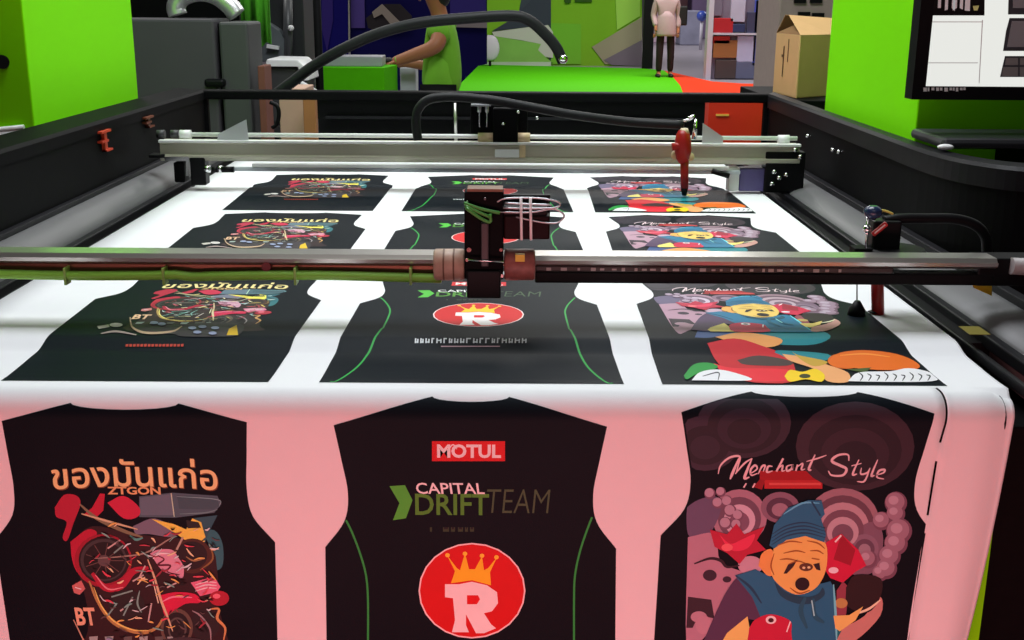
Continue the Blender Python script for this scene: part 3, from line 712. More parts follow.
# green tube with ties
gt = S('green_tube', 150, 220, 80, rough=.35, noise=.15)
pts = []
for i in range(30):
    px = -40 + i*16.6; pts.append(AY(px, 275 + 1.6*math.sin(px/62.0) + (1.2 if px > 180 else -1) + .002*px, YG-.004))
b = MB().use(gt); b.tube(smooth(pts, 3), .0085, 12); gtb = b.build('air_tube', None, gan, label='green air tube')
for px in (67, 165, 296, 411):
    p = AY(px, 276, YG-.004); bb = MB().use(S('tie_green', 150, 195, 90, rough=.4)); bb.box(p.x-.002, p.x+.002, p.y-.011, p.y+.012, p.z-.014, p.z+.016); bb.build('cable_tie', None, gan)
p = AY(266, 267, YG-.006); MB().use(S('screw_red', 110, 30, 34)).cyl(p, p+Vector((0, .02, 0)), .008).build('screw', None, gan)
sl = MB().use(S('sleeve_grey', 160, 155, 155, rough=.5, noise=.1)); sl.cyl(AY(1011, 266, YG), AY(1060, 268, YG), .015); sl.build('end_sleeve', None, gan, label='pale grey sleeve')
b = MB().use(blackp); b.box(xe-.03, XRi+.0, YG+.005, YG+.06, gz(284, YG), gz(256, YG)); b.build('end_block', None, gan, bevel=.003)
b = MB().use(blackp); b.box(-1.105, -1.03, YG-.01, YG+.07, .985, gz(252, YG)); b.build('end_block', None, gan, bevel=.003)
# bearings beside the carriage
for x0, x1, nm in ((434, 465, 0), (504, 535, 1)):
    a = AY(x0, 264.5, YG-.02); c = AY(x1, 264.5, YG-.02)
    M = S('worn_bearing', 176, 148, 128, rough=.5, noise=.35, nscale=60) if nm == 0 else S('stained_bearing', 150, 92, 84, rough=.45, noise=.5, nscale=90)
    b = MB().use(M); b.tube([a, a+(c-a)*.06, a+(c-a)*.5, a+(c-a)*.94, c], [.024, .0275, .0275, .0275, .024], 24)
    o = b.build('bearing', None, gan, label='beige worn bearing' if nm == 0 else 'red and yellow stained bearing')
    if nm:
        q = AY(520, 258, YG-.049); MB().use(S('sticker_y', 225, 190, 60)).box(q.x-.008, q.x+.008, q.y-.002, q.y+.012, q.z-.006, q.z+.006).build('yellow_mark', None, o)
    else:
        for t in (.3, .62):
            q = a+(c-a)*t; MB().use(S('band_brown', 110, 80, 62)).cyl(q, q+Vector((.003, 0, 0)), .0279, n=24).build('band', None, o)
# cutting head in the middle
YH2 = 1.92
head = thing('laser_head', 'tall black cutting head with green wires, in the middle of the foreground gantry beam', 'laser head', (AY(484, 264, YH2).x, YH2+.03, 1.1))
X0, X1 = gx(464, YH2), gx(504, YH2)
b = MB().use(black); b.box(X0, X1, YH2, YH2+.045, gz(280, YH2), gz(192, YH2)); b.build('housing', None, head, bevel=.003)
b = MB().use(blackp); b.box(X0+.004, X1-.004, YH2-.006, YH2+.04, gz(298, YH2), gz(270, YH2)); b.build('lower_block', None, head, bevel=.003)
b = MB().use(S('charcoal', 44, 42, 44, rough=.4)); b.box(gx(481, YH2), gx(489, YH2), YH2-.010, YH2, gz(266, YH2), gz(222, YH2)); b.build('slide_bar', None, head, bevel=.002)
b = MB().use(S('copper_top', 120, 84, 60, rough=.4, noise=.4, nscale=80)); b.box(gx(467, YH2), gx(503, YH2), YH2+.002, YH2+.042, gz(192.5, YH2), gz(189.5, YH2)); b.build('top_plate', None, head)
for px, py, r in ((469, 250, .004), (467, 260, .003), (467, 202, .002), (485, 199, .002), (502, 276, .003), (500, 286, .002), (501, 250, .003), (468, 286, .002)):
    p = AY(px, py, YH2-.004); MB().use(chrome).cyl(p, p+Vector((0, .01, 0)), r, n=10).build('screw', None, head)
MB().use(chrome).cyl(AY(468, 260, YH2-.012), AY(504, 262, YH2-.012), .0018, n=8).build('pin', None, head)
wg = S('wire_green', 70, 150, 60, rough=.4)
for k, pp in enumerate((((464, 203), (478, 208), (490, 211), (500, 213)), ((465, 206), (478, 212), (490, 217)), ((466, 208), (480, 218), (490, 222), (490, 214)))):
    MB().use(wg).tube(smooth([AY(x, y, YH2-.008-.003*k) for x, y in pp], 4), .0028, 8).build('wire', None, head, label='green wire')
rb_ = S('maroon_acrylic', 26, 4, 6, rough=.4, spec=.1)
b = MB().use(rb_); b.box(gx(504, YH2), gx(551, YH2), YH2+.004, YH2+.04, gz(240, YH2), gz(216, YH2)); b.build('side_box', None, head, bevel=.003, label='dark maroon box')
b = MB().use(blackp); b.box(gx(503, YH2), gx(548, YH2), YH2+.004, YH2+.045, gz(216, YH2), gz(207, YH2)); b.box(gx(503, YH2), gx(552, YH2), YH2+.045, YH2+.055, gz(242, YH2), gz(199, YH2)); b.build('side_plate', None, head, bevel=.002)
wh = S('silver_wire', 190, 195, 200, rough=.25, metal=.6)
for px in (521.5, 531): MB().use(whitep).cyl(AY(px, 240, YH2-.004), AY(px-.5, 197.5, YH2-.004), .0024, n=8).build('tie_strap', None, head, label='white strap')
for k, pp in enumerate((((497, 202), (506, 198.5), (535, 198), (556, 201), (560, 205), (553, 208), (530, 208.5), (503, 208)), ((500, 212), (530, 212.5), (552, 209), (561, 212), (564, 217), (556, 223), (540, 222), (516, 217)), ((505, 203), (525, 204), (552, 205)))):
    MB().use(wh).tube(smooth([AY(x, y, YH2-.001+.002*k) for x, y in pp], 4), .0016, 8).build('wire', None, head, label='silver wire')

# camera / nozzle unit at the right of the front gantry
YN = 2.06
nz = thing('nozzle_unit', 'black nozzle unit with red lever and tube, right end of the foreground gantry beam', 'nozzle', (AY(880, 250, YN).x, YN, 1.06))
b = MB().use(blackp); b.box(gx(880, YN), gx(909, YN), YN, YN+.04, gz(252, YN), gz(219, YN)); b.build('block', None, nz, bevel=.004)
b = MB().use(blackp); a = AY(896, 252, YN+.01); b.tube([a+Vector((0, 0, -.006)), a+Vector((0, 0, 0)), a+Vector((0, 0, .008))], [.055, .055, .05], 24); b.build('base_disc', None, nz)
b = MB().use(black); b.box(gx(862, YN), gx(890, YN), YN-.005, YN+.03, gz(254, YN), gz(246, YN)); b.build('base_plate', None, nz, bevel=.002)
b = MB().use(S('lever_red', 190, 38, 34, rough=.35)); b.rbox(AY(879.5, 229, YN-.012), (.032, .008, .009), (Vector((0, 1, 0)), math.radians(-42))); b.build('lever', None, nz, bevel=.002, label='red lever')
b = MB().use(S('lever_white', 225, 205, 200, rough=.35)); b.rbox(AY(879.8, 229, YN-.0165), (.024, .002, .0025), (Vector((0, 1, 0)), math.radians(-42))); b.build('lever_stripe', None, nz)
b = MB().use(chrome); b.cyl(AY(866, 248, YN-.01), AY(868, 216, YN-.01), .0025, n=8); b.ball(AY(867, 229, YN-.012), .008); b.build('spring_rod', None, nz)
b = MB().use(S('navy_cap', 32, 48, 80, rough=.25)); b.ball(AY(873, 212, YN-.005), .017, sq=(1, 1, .75)); b.cyl(AY(871, 219, YN-.005), AY(875, 207, YN-.005), .008); b.build('cap', None, nz, label='dark blue cap')
b = MB().use(S('yellow_wire', 200, 190, 90)); b.tube(smooth([AY(x, y, YN) for x, y in ((878, 210), (886, 211), (893, 214))], 4), .002, 8); b.build('wire', None, nz, label='pale yellow wire')
b = MB().use(blackp); b.tube(smooth([AY(x, y, YN+.02+.0*i) for i, (x, y) in enumerate(((884, 221), (900, 218.5), (925, 218.5), (955, 219), (975, 225), (985, 236), (987, 250), (987, 262)))], 5), .0095, 12); b.build('cable', None, nz)
b = MB().use(S('lever_red', 190, 38, 34)); b.cyl(AY(878, 314, YN+.01), AY(876.5, 250, YN+.01), .0115, n=20); b.build('tube', None, nz, label='red tube')
b = MB().use(blackp); tp = AY(874, 314, YN+.01); b.tube([Vector((tp.x, tp.y, .956)), Vector((tp.x, tp.y, tp.z+.004))], [.008, .0125], 18); b.build('tip', None, nz)
b = MB().use(wh); b.cyl(AY(857, 300, YN), AY(857, 252, YN), .0013, n=8); b.build('rod', None, nz)
b = MB().use(blackp); tp = AY(857, 307, YN); b.tube([Vector((tp.x, tp.y, tp.z-.018)), Vector((tp.x, tp.y, tp.z-.004)), Vector((tp.x, tp.y, tp.z+.012))], [.017, .015, .005], 14); b.build('probe', None, nz)
p = AY(985, 286, YG+.01)
yt = MB().use(S('tag_yellow', 235, 200, 20, rough=.5)); yt.prism([AY(x, y, YG+.03) for x, y in ((972, 284), (979, 277), (992, 278), (992, 296), (974, 288))], (0, .002, 0))
o = yt.build('warning_tag', None); tag(o, 'small yellow tag hanging under the right end of the foreground gantry beam', 'tag')
b = MB().use(blackp); b.tube(smooth([AY(x, y, YG+.022) for x, y in ((968, 282), (977, 283), (985, 282), (984, 279))], 4), .003, 8); b.build('tag_loop', None, o)
# re-anchor the tag (it is one mesh at the origin with a child)

# back gantry
Y2 = 3.45
g2 = thing('gantry_beam', 'pale gantry beam with a white rod above it, far side of the sheet by the back rail', 'gantry', (-.1, Y2, 1.07))
xa, xb = AY(160, 150, Y2).x, AY(800, 150, Y2).x
b = MB().use(alub); z0, z1 = gz(163, Y2), gz(143.5, Y2)
b.ring([[Vector((x, Y2+p, z)) for p, z in ((0, z0), (-.008, z0+.010), (-.008, z0+.016), (0, z0+.020), (.002, z1-.008), (-.004, z1-.004), (-.002, z1), (.06, z1), (.06, z0))] for x in (xa, xb)], smooth=False); b.build('beam', None, g2)
bar('top_trim', xa, xb, Y2-.012, gz(144.5, Y2), gz(142, Y2), .02, whitep, g2, .001)  # white strip standing in for the highlight along the beam's top edge
bar('lower_rail', AY(252, 166, Y2-.02).x, AY(728, 166, Y2).x, Y2-.02, gz(168, Y2), gz(164.5, Y2), .02, whitep, g2, .001)
bar('lower_rail', AY(210, 166, Y2-.02).x, AY(740, 166, Y2).x, Y2-.01, gz(172.5, Y2), gz(169, Y2), .02, S('rail_pale', 205, 212, 220, rough=.4, noise=.03), g2, .001)
b = MB().use(S('rod_white', 225, 225, 225, rough=.3)); b.cyl(AY(190, 134.5, Y2+.02), AY(797, 138.5, Y2+.02), .0065, n=16); b.build('rod', None, g2, label='white rod')
for x0, x1 in ((157, 165), (171, 179)): b = MB().use(S('collar_dark', 60, 60, 62)); b.cyl(AY(x0, 134, Y2+.02), AY(x1, 134, Y2+.02), .012); b.build('collar', None, g2)
b = MB().use(whitep); b.cyl(AY(180, 134.5, Y2+.02), AY(191, 134.5, Y2+.02), .0135); b.build('collar', None, g2, label='white collar')
b = MB().use(whitep); b.cyl(AY(778, 139.5, Y2+.02), AY(789, 139.5, Y2+.02), .0135); b.build('collar', None, g2, label='white collar')
frost = S('frosted_plastic', 200, 203, 206, rough=.5, alpha=.8)
b = MB().use(frost); b.prism([AY(x, y, Y2-.004) for x, y in ((217, 142), (218, 134), (246, 119.5), (248.5, 141))], (0, .004, 0)); b.build('end_gusset', None, g2, label='translucent white plate')
b = MB().use(frost); b.prism([AY(x, y, Y2-.004) for x, y in ((702, 146), (703, 123), (723, 137), (723, 146))], (0, .004, 0)); b.build('end_gusset', None, g2, label='translucent white plate')
for x0, x1, y0, y1, M in ((190, 207, 157, 185, blackp), (149, 166, 154, 158, blackp), (174, 186, 162, 182, black)):
    a = AY(x0, y0, Y2); c = AY(x1, y1, Y2); b = MB().use(M); b.box(a.x, c.x, Y2-.01, Y2+.04, max(c.z, .955), a.z); b.build('end_block', None, g2, bevel=.004)
b = MB().use(chrome); b.prism([AY(x, y, Y2-.012) for x, y in ((164, 157), (189, 157), (189, 176), (186, 176), (186, 161), (165, 161))], (0, .004, 0)); b.build('bracket', None, g2)
for x0, x1 in ((205, 210), (219, 222)): b = MB().use(chrome); b.cyl(AY(x0, 169, Y2-.015), AY(x1, 169, Y2-.015), .011); b.build('coupling', None, g2)
for x0, x1 in ((212, 218), (222, 234)): b = MB().use(blackp); b.cyl(AY(x0, 169.5, Y2-.015), AY(x1, 169.5, Y2-.015), .009); b.build('coupling', None, g2)
b = MB().use(blackp); b.box(AY(766, 150, Y2).x, AY(806, 150, Y2).x, Y2-.004, Y2+.05, .955, gz(150, Y2)); b.build('end_block', None, g2, bevel=.004)
b = MB().use(blackp); b.cyl(AY(712, 171, Y2-.03), AY(729, 176, Y2-.03), .008); b.build('coupling', None, g2)
b = MB().use(S('motor_violet', 88, 78, 130, rough=.4, noise=.2)); b.box(AY(740, 168, Y2).x, AY(765, 168, Y2).x, Y2, Y2+.05, .958, gz(167, Y2)); b.build('motor', None, g2, bevel=.003, label='violet motor box')
b = MB().use(whitep); b.box(AY(729, 168, Y2).x, AY(740, 168, Y2).x, Y2, Y2+.04, .958, gz(166, Y2)); b.build('motor_cap', None, g2, bevel=.003)
for px, py in ((774, 172), (779, 178), (786, 175), (772, 184), (795, 150), (800, 157)): p = AY(px, py, Y2-.008); MB().use(chrome).ball(p, .008).build('bolt', None, g2)
# carriage on the back gantry
h2 = thing('laser_head', 'small black cutting head between two bronze bearings on the far gantry beam', 'laser head', (AY(505, 140, Y2).x, Y2-.01, 1.12))
b = MB().use(black); b.box(AY(493, 130, Y2).x, AY(518, 130, Y2).x, Y2-.01, Y2+.05, gz(143, Y2), gz(108, Y2)); b.box(AY(470, 110, Y2).x, AY(528, 110, Y2).x, Y2+.03, Y2+.06, gz(136, Y2), gz(106, Y2)); b.build('housing', None, h2, bevel=.004)
for x0, x1 in ((478, 494), (516, 530)):
    b = MB().use(S('pale_bronze', 215, 190, 150, rough=.5, noise=.2, nscale=60)); b.cyl(AY(x0, 138, Y2+.01), AY(x1, 138, Y2+.01), .0155); b.build('bearing', None, h2, label='beige bearing')
b = MB().use(whitep); b.box(AY(495, 150, Y2).x, AY(519, 150, Y2).x, Y2-.014, Y2-.010, gz(157, Y2), gz(149, Y2)); b.build('sticker', None, h2, label='white sticker')
b = MB().use(S('pale_bronze', 215, 190, 150)); b.box(AY(519.5, 150, Y2).x, AY(525.5, 150, Y2).x, Y2-.014, Y2-.008, gz(157, Y2), gz(145, Y2)); b.build('clamp', None, h2)
b = MB().use(wh); b.box(AY(471, 104, Y2).x, AY(491, 104, Y2).x, Y2-.02, Y2+.03, gz(106, Y2), gz(104.5, Y2)); b.build('top_plate', None, h2)
for px in (479.5, 487): b = MB().use(wh); b.tube([AY(px, 127, Y2-.012), AY(px, 113, Y2-.012), AY(px, 112, Y2-.012), AY(px, 105, Y2-.012)], [.002, .002, .006, .006], 10); b.build('screw', None, h2)
for px, py in ((503, 124), (518, 112), (537, 118)): p = AY(px, py, Y2-.012); MB().use(chrome).ball(p, .005).build('bolt', None, h2)
# red nozzle on the back gantry
Y3 = 3.38
n2 = thing('nozzle_unit', 'slim red nozzle unit standing on the far gantry beam near its right end', 'nozzle', (AY(683, 150, Y3).x, Y3, 1.07))
rn = S('nozzle_red', 165, 22, 20, rough=.4, noise=.1)
b = MB().use(rn); ax = [AY(683, y, Y3) for y in (130, 134, 141, 150, 158, 163)]; b.tube(ax[::-1], [.012, .021, .025, .024, .020, .013], 16); b.cyl(AY(672, 147, Y3-.01), AY(684, 145, Y3-.01), .011); b.build('body', None, n2)
b = MB().use(rn); b.tube([AY(684.5, 188, Y3), AY(684.5, 158, Y3)], [.0115, .0125], 16); b.build('tube', None, n2)
b = MB().use(blackp); tp = AY(684.5, 188, Y3); b.tube([Vector((tp.x, tp.y, .956)), tp], [.007, .011], 14); b.build('tip', None, n2)
b = MB().use(S('cap_cream', 225, 200, 170, rough=.4)); b.tube([AY(684, 133, Y3), AY(684.5, 128, Y3)], [.017, .010], 14); b.build('cap', None, n2, label='cream cap')
b = MB().use(S('pale_bronze', 215, 190, 150)); b.ball(AY(690, 157, Y3), .013); b.ball(AY(675, 155, Y3+.01), .013); b.build('knob', None, n2)
b = MB().use(chrome); b.tube(smooth([AY(x, y, Y3) for x, y in ((683, 121), (690, 119), (694, 116), (688, 118))], 4), .004, 8); b.build('fitting', None, n2); b = MB().use(chrome); b.tube([AY(694, 139, Y3), AY(696, 119, Y3)], [.008, .004], 10); b.build('fitting', None, n2)

# ------------------------------------------------------------------ hoses
def hose(pts, r, lab, name='cable_hose'):
    o = MB().use(rubber).tube(smooth(pts, 8), r, 14).build(name, None); tag(o, lab, 'hose'); return o
h = hose([AY(x, y, Y) for x, y, Y in ((418, 140, 3.41), (416, 124, 3.41), (418, 110, 3.41), (428, 100, 3.41), (446, 97, 3.41), (470, 98, 3.41), (500, 101.5, 3.41), (540, 109, 3.41), (580, 116, 3.41), (630, 122, 3.42), (684, 125, 3.39))], .0135, 'dark rubber hose looping from the far gantry beam to the slim red nozzle')
h = hose([AY(x, y, Y) for x, y, Y in ((276, 94, 4.42), (292, 82, 4.42), (315, 65, 4.42), (345, 48, 4.4), (380, 33, 4.4), (420, 23, 4.4), (470, 18, 4.4), (512, 16, 4.4), (530, 21, 4.4), (545, 34, 4.4), (556, 47, 4.4), (563, 62, 4.4))], [.0215]*1 and .021, 'thick dark hose arching high over the back rail of the machine')
b = MB().use(chrome); b.ball(AY(563, 59, 4.38), .018); b.build('end_fitting', None, h, label='bright end fitting')

# ------------------------------------------------------------------ green towers and screen
tl = thing('green_tower', 'lime green tower standing at the left side of the machine', 'tower', (-1.6, 3.9, 0))
yn = 3.06; yf = 3.945; xl = -1.246
b = MB(); b.box(-2.3, xl, yn, yf, .02, 2.6); b.build('housing', lime, tl, bevel=.004)
b = MB(); b.box(-2.28, xl-.02, yn+.02, yf-.02, 0, .02); b.build('plinth', blackp, tl)
b = MB().use(blackp); b.cyl(AY(2, 62, yn-.008), AY(2, 62, yn), .018); b.build('lock', None, tl)
tr = thing('green_tower', 'lime green tower standing at the right side of the machine, behind the white screen', 'tower', (1.6, 3.7, 0))
xr = 1.008; b = MB(); b.box(xr, 2.3, 2.86, 3.70, .02, 2.6); b.build('housing', lime, tr, bevel=.004)
b = MB(); b.box(xr+.02, 2.28, 2.9, 3.68, 0, .02); b.build('plinth', blackp, tr)
# tubes at the far left
for k, (y0, y1) in enumerate(((131, 127), (136.5, 132))):
    MB().use(whitep).cyl(AY(-60, y0+4, yn-.008), AY(24-k*4, y1, yn-.008), .0065).build('trim_tube', None, tl, label='thin white tube')
YM = 2.70
mon = thing('screen', 'white screen with a thick black bezel showing grey product pictures, at the top right', 'screen', (AY(1000, 50, YM).x, YM, 1.45))
c0 = AY(911.5, 99.5, YM); xm0 = c0.x; zm0 = c0.z; xm1 = xm0+1.02; zm1 = zm0+.62
b = MB().use(blackp); bw = .030
for bx_ in ((xm0, xm0+bw, zm0, zm1), (xm1-bw, xm1, zm0, zm1), (xm0+bw, xm1-bw, zm0, zm0+bw), (xm0+bw, xm1-bw, zm1-bw, zm1)): b.box(bx_[0], bx_[1], YM, YM+.05, bx_[2], bx_[3])
b.box(xm0+.01, xm1-.01, YM+.02, YM+.06, zm0+.01, zm1-.01); b.build('bezel', None, mon)
scrn = mat('screen_white', (.76, .77, .73), .4, emit=1.05, spec=.1); scrn.node_tree.nodes['Principled BSDF'].inputs['Base Color'].default_value = (.04, .04, .04, 1)
b = MB().use(scrn); b.box(xm0+bw, xm1-bw, YM+.012, YM+.02, zm0+bw, zm1-bw); disp = b.build('display', None, mon)
def pic(pts, col, d, name='picture', em=.15):
    b = MB().use(mat('screen_%02x%02x%02x' % col, srgb(*col), .3, emit=em)); b.prism([AY(x, y, YM+.0119-d) for x, y in pts], (0, .0006, 0)); return b.build(name, None, disp)
pic([(932, -30), (985, -30), (984.5, 15.5), (931, 15.5)], (14, 14, 14), 0, 'dark_banner', 0)
k = 0
for x0, x1 in ((938, 941), (945, 948), (952, 955), (953, 957), (960, 963), (965, 970)):
    pic([(x0+.4, -4), (x1+.4, -4), (x1-.2, 8+(k % 3)*1.5), (x0-.2, 8+(k % 2)*2.5)], (225, 225, 225), .001, 'banner_mark'); k += 1
pic([(973, 6), (979, 5.5), (977.5, 10.5), (974, 10.5)], (200, 205, 130), .001, 'banner_mark')
for q in ([(1009, -20), (1060, -20), (1060, 14.5), (1008, 14.5)], [(1009.5, 18), (1060, 18), (1060, 51), (1003, 51), (1006, 31)], [(1005, 56), (1060, 56), (1060, 77), (1000, 77), (1003, 64)]):
    pic(q, (52, 52, 56), .0, 'product_picture')
for q in ([(1012, 21), (1060, 21), (1060, 47), (1007, 47)], [(1013, -20), (1060, -20), (1060, 8), (1013, 8)]): pic(q, (120, 118, 120), .001, 'product_picture')
for q in ([(1006, 58), (1018, 58), (1018, 65), (1005, 65)], [(1020, 58), (1060, 58), (1060, 65), (1020, 65)], [(1003, 67), (1018, 67), (1018, 76), (1002, 76)], [(1020, 67), (1060, 67), (1060, 76), (1020, 76)]): pic(q, (110, 106, 104), .001, 'product_picture')
for q in ([(930, 21.5), (982, 21.5), (982, 22.3), (930, 22.3)], [(925, 62.5), (978, 62.5), (978, 63.2), (925, 63.2)], [(982, 20), (983, 20), (979.5, 83), (978.7, 83)]): pic(q, (214, 212, 210), .0, 'panel_line')
x = 923.5
random.seed(2)
b = MB().use(whitep)
while x < 966:
    w = random.uniform(1.6, 3.4); h = random.uniform(2.2, 4)
    b.prism([AY(px, py, YM-.001) for px, py in ((x, 87.6), (x+w, 87.6), (x+w, 87.6+h), (x, 87.6+h))], (0, .002, 0)); x += w+random.uniform(.8, 2.6)
b.build('small_lettering', None, mon, label='tiny white characters')
b = MB().use(blackp); b.box(xm0+.35, xm0+.6, YM+.06, 2.858, zm0+.15, zm0+.4); b.build('wall_mount', None, mon)
# ledge at the right beyond the rail
lg = MB().use(S('tray_grey', 52, 52, 56, rough=.35)); a = AZ(934, 146, 1.155); 
lg.box(xr-.02, 1.9, 2.62, 2.84, 1.19, 1.214); lo_ = lg.build('tool_tray', None, None, bevel=.01); tag(lo_, 'glossy black ledge below the white screen, beside the right rail', 'tray')
o = MB().use(whitep).ball(Vector((AY(946, 143, 2.61).x, 2.61, 1.196)), .012, sq=(1.6, 1, .6)).build('clip_end', None, lo_, label='white end piece')
lb = MB().box(1.2, 1.9, 2.63, 2.83, 0, 1.19).build('pedestal', black, lo_)

# ------------------------------------------------------------------ things behind the machine
cabx0, seam, cabx1 = AY(134, 60, 5.2).x-.2, AY(217, 60, 5.2).x, AY(263, 60, 5.5).x
ztc = AY(200, 19, 5.2).z
cab = thing('grey_cabinet', 'dark grey metal cabinet behind the left corner of the machine', 'cabinet', (-1.5, 5.5, 0))
b = MB().use(cabg); b.box(cabx0, seam-.004, 5.2, 5.5, 0, ztc); b.build('body', None, cab, bevel=.012)
b = MB().use(S('cabinet_grey_door', 72, 74, 74, rough=.6, noise=.04)); b.box(seam+.012, cabx1, 5.21, 5.5, 0, ztc-.012); b.build('door', None, cab, bevel=.012)
b = MB().use(black); b.box(seam-.02, seam+.02, 5.26, 5.48, 0, ztc-.02); b.build('gap', None, cab)
p = AY(215, 83, 5.17); b = MB().use(blackp); b.box(p.x-.045, p.x+.045, 5.15, 5.2, p.z-.018, p.z+.018); b.build('handle', None, cab, bevel=.012)
# silver pipe arch standing on the cabinet
pts = [AY(x, y, 5.38) for x, y in ((178, 15), (176, 7), (182, -3), (198, -8), (215, -5), (229, 5), (237, 15))]
b = MB().use(mat('silver_foil', (.85, .85, .86), .32, metal=.75, bump=.8, bscale=14)); b.tube(smooth(pts, 6), .042, 18); o = b.build('silver_duct', None); tag(o, 'shiny silver duct arching on top of the dark grey cabinet', 'duct')
b = MB().use(black); b.box(AY(150, 10, 6.1).x-.3, AY(238, 0, 6.1).x, 6.1, 6.5, 0, 2.0); o = b.build('black_cabinet', None, None, bevel=.01); tag(o, 'tall black cabinet rising behind the silver duct', 'cabinet')
# green cloth
b = MB().use(S('green_cloth', 78, 170, 30, rough=.9, noise=.15, nscale=10)); rg = []
z0c = AY(255, 46, 5.9).z
for k in range(11):
    x = AY(241, 20, 5.9).x + (AY(270, 20, 5.9).x-AY(241, 20, 5.9).x)*k/10; yy = 5.9+.02*math.sin(k*1.9)
    rg.append([Vector((x, yy, z0c+.02*math.sin(k*.9))), Vector((x, yy+.01, z0c+.02*math.sin(k*.9))), Vector((x, yy+.01, 1.9)), Vector((x, yy, 1.9))])
b.ring(rg); o = b.build('green_cloth', None); tag(o, 'green cloth hanging to the right of the silver duct', 'cloth')
b = MB().use(blackp); b.cyl(Vector((-2.0, 5.93, 1.9)), Vector((-.9, 5.93, 1.9)), .015); b.build('hanging_rod', None, o)
b = MB().use(black); b.cyl(Vector((-.95, 5.93, 0)), Vector((-.95, 5.93, 1.9)), .02); b.cyl(Vector((-1.95, 5.93, 0)), Vector((-1.95, 5.93, 1.9)), .02); b.build('stand', None, o)
# dark machine behind
dm = thing('dark_machine', 'dark grey machine standing between the green cloth and the pink post', 'machine', (AY(285, 60, 7).x, 7.4, 0))
x0, x1 = AY(262, 50, 7).x, AY(302, 50, 7).x
b = MB().use(S('machine_dark', 34, 36, 38, rough=.5, noise=.15)); b.box(x0, x1, 7.1, 7.6, 0, 1.75); b.build('cabinet', None, dm, bevel=.01)
b = MB().use(S('machine_mid', 92, 98, 102, rough=.5)); b.prism([AY(x, y, 7.0) for x, y in ((262, 19), (279, 30), (289, 48), (289, 62), (262, 62))], (0, .1, 0)); b.build('hopper', None, dm, bevel=.005)
b = MB().use(S('machine_col', 70, 72, 74, rough=.4)); b.cyl(AY(288, 70, 7.02), AY(288, -5, 7.02), .028); b.build('column', None, dm)
b = MB().use(whitep); b.rbox(AY(273, 47, 6.97), (.07, .03, .02), (Vector((0, 1, 0)), .15)); b.ball(AY(291, 28, 6.97), .018); b.build('label_plate', None, dm)
# pink post
x0, x1 = AY(304, 40, 8).x, AY(311, 40, 8).x
o = MB().use(S('post_pink', 190, 150, 165, rough=.6, noise=.05)).box(x0, x1, 8, 8.05, 0, 2.4).build('pink_post', None, None, bevel=.004); tag(o, 'thin pale pink upright post left of the dark blue banners', 'post')
# white printer
pr_ = thing('office_printer', 'white topped printer behind the back rail where the thick hose starts', 'printer', (AY(290, 75, 5.6).x, 5.8, 0))
x0, x1 = AY(266, 70, 5.6).x, AY(319, 70, 5.9).x; zt_ = AY(290, 59, 5.6).z
b = MB().use(S('printer_grey', 58, 58, 60, rough=.45)); b.box(x0+.005, x1-.02, 5.6, 5.88, .92, zt_-.035); b.build('body', None, pr_, bevel=.02)
b = MB().use(whitep); b.prism([Vector((x0, 5.58, zt_-.035)), Vector((x0+.01, 5.58, zt_)), Vector((x1-.05, 5.58, zt_-.002)), Vector((x1-.01, 5.58, zt_-.04)), Vector((x1-.0, 5.58, zt_-.1)), Vector((x1-.03, 5.58, zt_-.1)), Vector((x1-.05, 5.58, zt_-.035))], (0, .32, 0)); b.build('lid', None, pr_, bevel=.006)
b = MB().use(whitep); b.cyl(AY(301, 83, 5.55), AY(318, 93, 5.55), .012); b.build('support_arm', None, pr_)
b = MB().use(S('table_dark', 40, 38, 40, rough=.6)); b.box(x0-.0, x1+.03, 5.55, 5.92, .88, .92); b.build('stand_top', None, pr_)
for lx in (x0+.03, x1):
    for ly in (5.6, 5.88): MB().use(blackp).box(lx-.02, lx+.02, ly-.02, ly+.02, 0, .88).build('leg', None, pr_)
o = MB().use(S('brown_box', 120, 72, 58, rough=.8, noise=.15)).box(AY(258, 80, 5.15).x, AY(265, 80, 5.15).x, 5.15, 5.3, .0, AY(260, 66, 5.15).z).build('wooden_board', None, None, bevel=.004); tag(o, 'narrow brown panel between the grey cabinet and the white topped printer', 'panel')
# cartons under the back rail
o = MB().use(S('carton_pink', 196, 160, 140, rough=.85, noise=.06)).box(AY(277, 120, 4.8).x, AY(303, 120, 4.8).x, 4.86, 5.1, 0, 1.15).build('pale_carton', None, None, bevel=.004); tag(o, 'pale pinkish carton seen under the back rail, left of the brown one', 'carton')
o = MB().use(S('carton_brown', 176, 118, 70, rough=.85, noise=.06)).box(AY(303.5, 120, 4.75).x, AY(318, 120, 4.8).x, 4.75, 4.8, 0, 1.15).build('brown_carton', None, None, bevel=.004); tag(o, 'brown carton seen under the back rail, left of the black back panel', 'carton')
o = MB().use(blackp).tube(smooth([AY(x, y, 4.6) for x, y in ((270, 102, ), (277, 106), (279, 114), (277, 124), (272, 128))], 5), .008, 10).build('black_cable', None); tag(o, 'short black cable bowing in front of the pale carton', 'cable')
# red box under the back rail
rb = thing('red_box', 'bright red box seen under the back rail behind the far gantry beam', 'box', (AY(736, 130, 4.5).x, 4.6, 0))
b = MB().use(S('box_red', 228, 48, 22, rough=.5, noise=.03)); a = AY(709, 105, 4.5); c = AY(763.5, 105, 4.5); b.box(a.x, c.x, 4.5, 4.62, .3, 1.145); b.build('box', None, rb, bevel=.003)
b = MB().use(S('box_mark', 245, 190, 80)); b.box(AY(716, 114, 4.497).x, AY(729, 114, 4.497).x, 4.496, 4.5, AY(722, 116, 4.5).z, AY(722, 114, 4.5).z); b.build('printed_mark', None, rb, label='pale orange mark')
MB().use(blackp).box(a.x, c.x, 4.5, 4.62, 0, .3).build('base', None, rb)
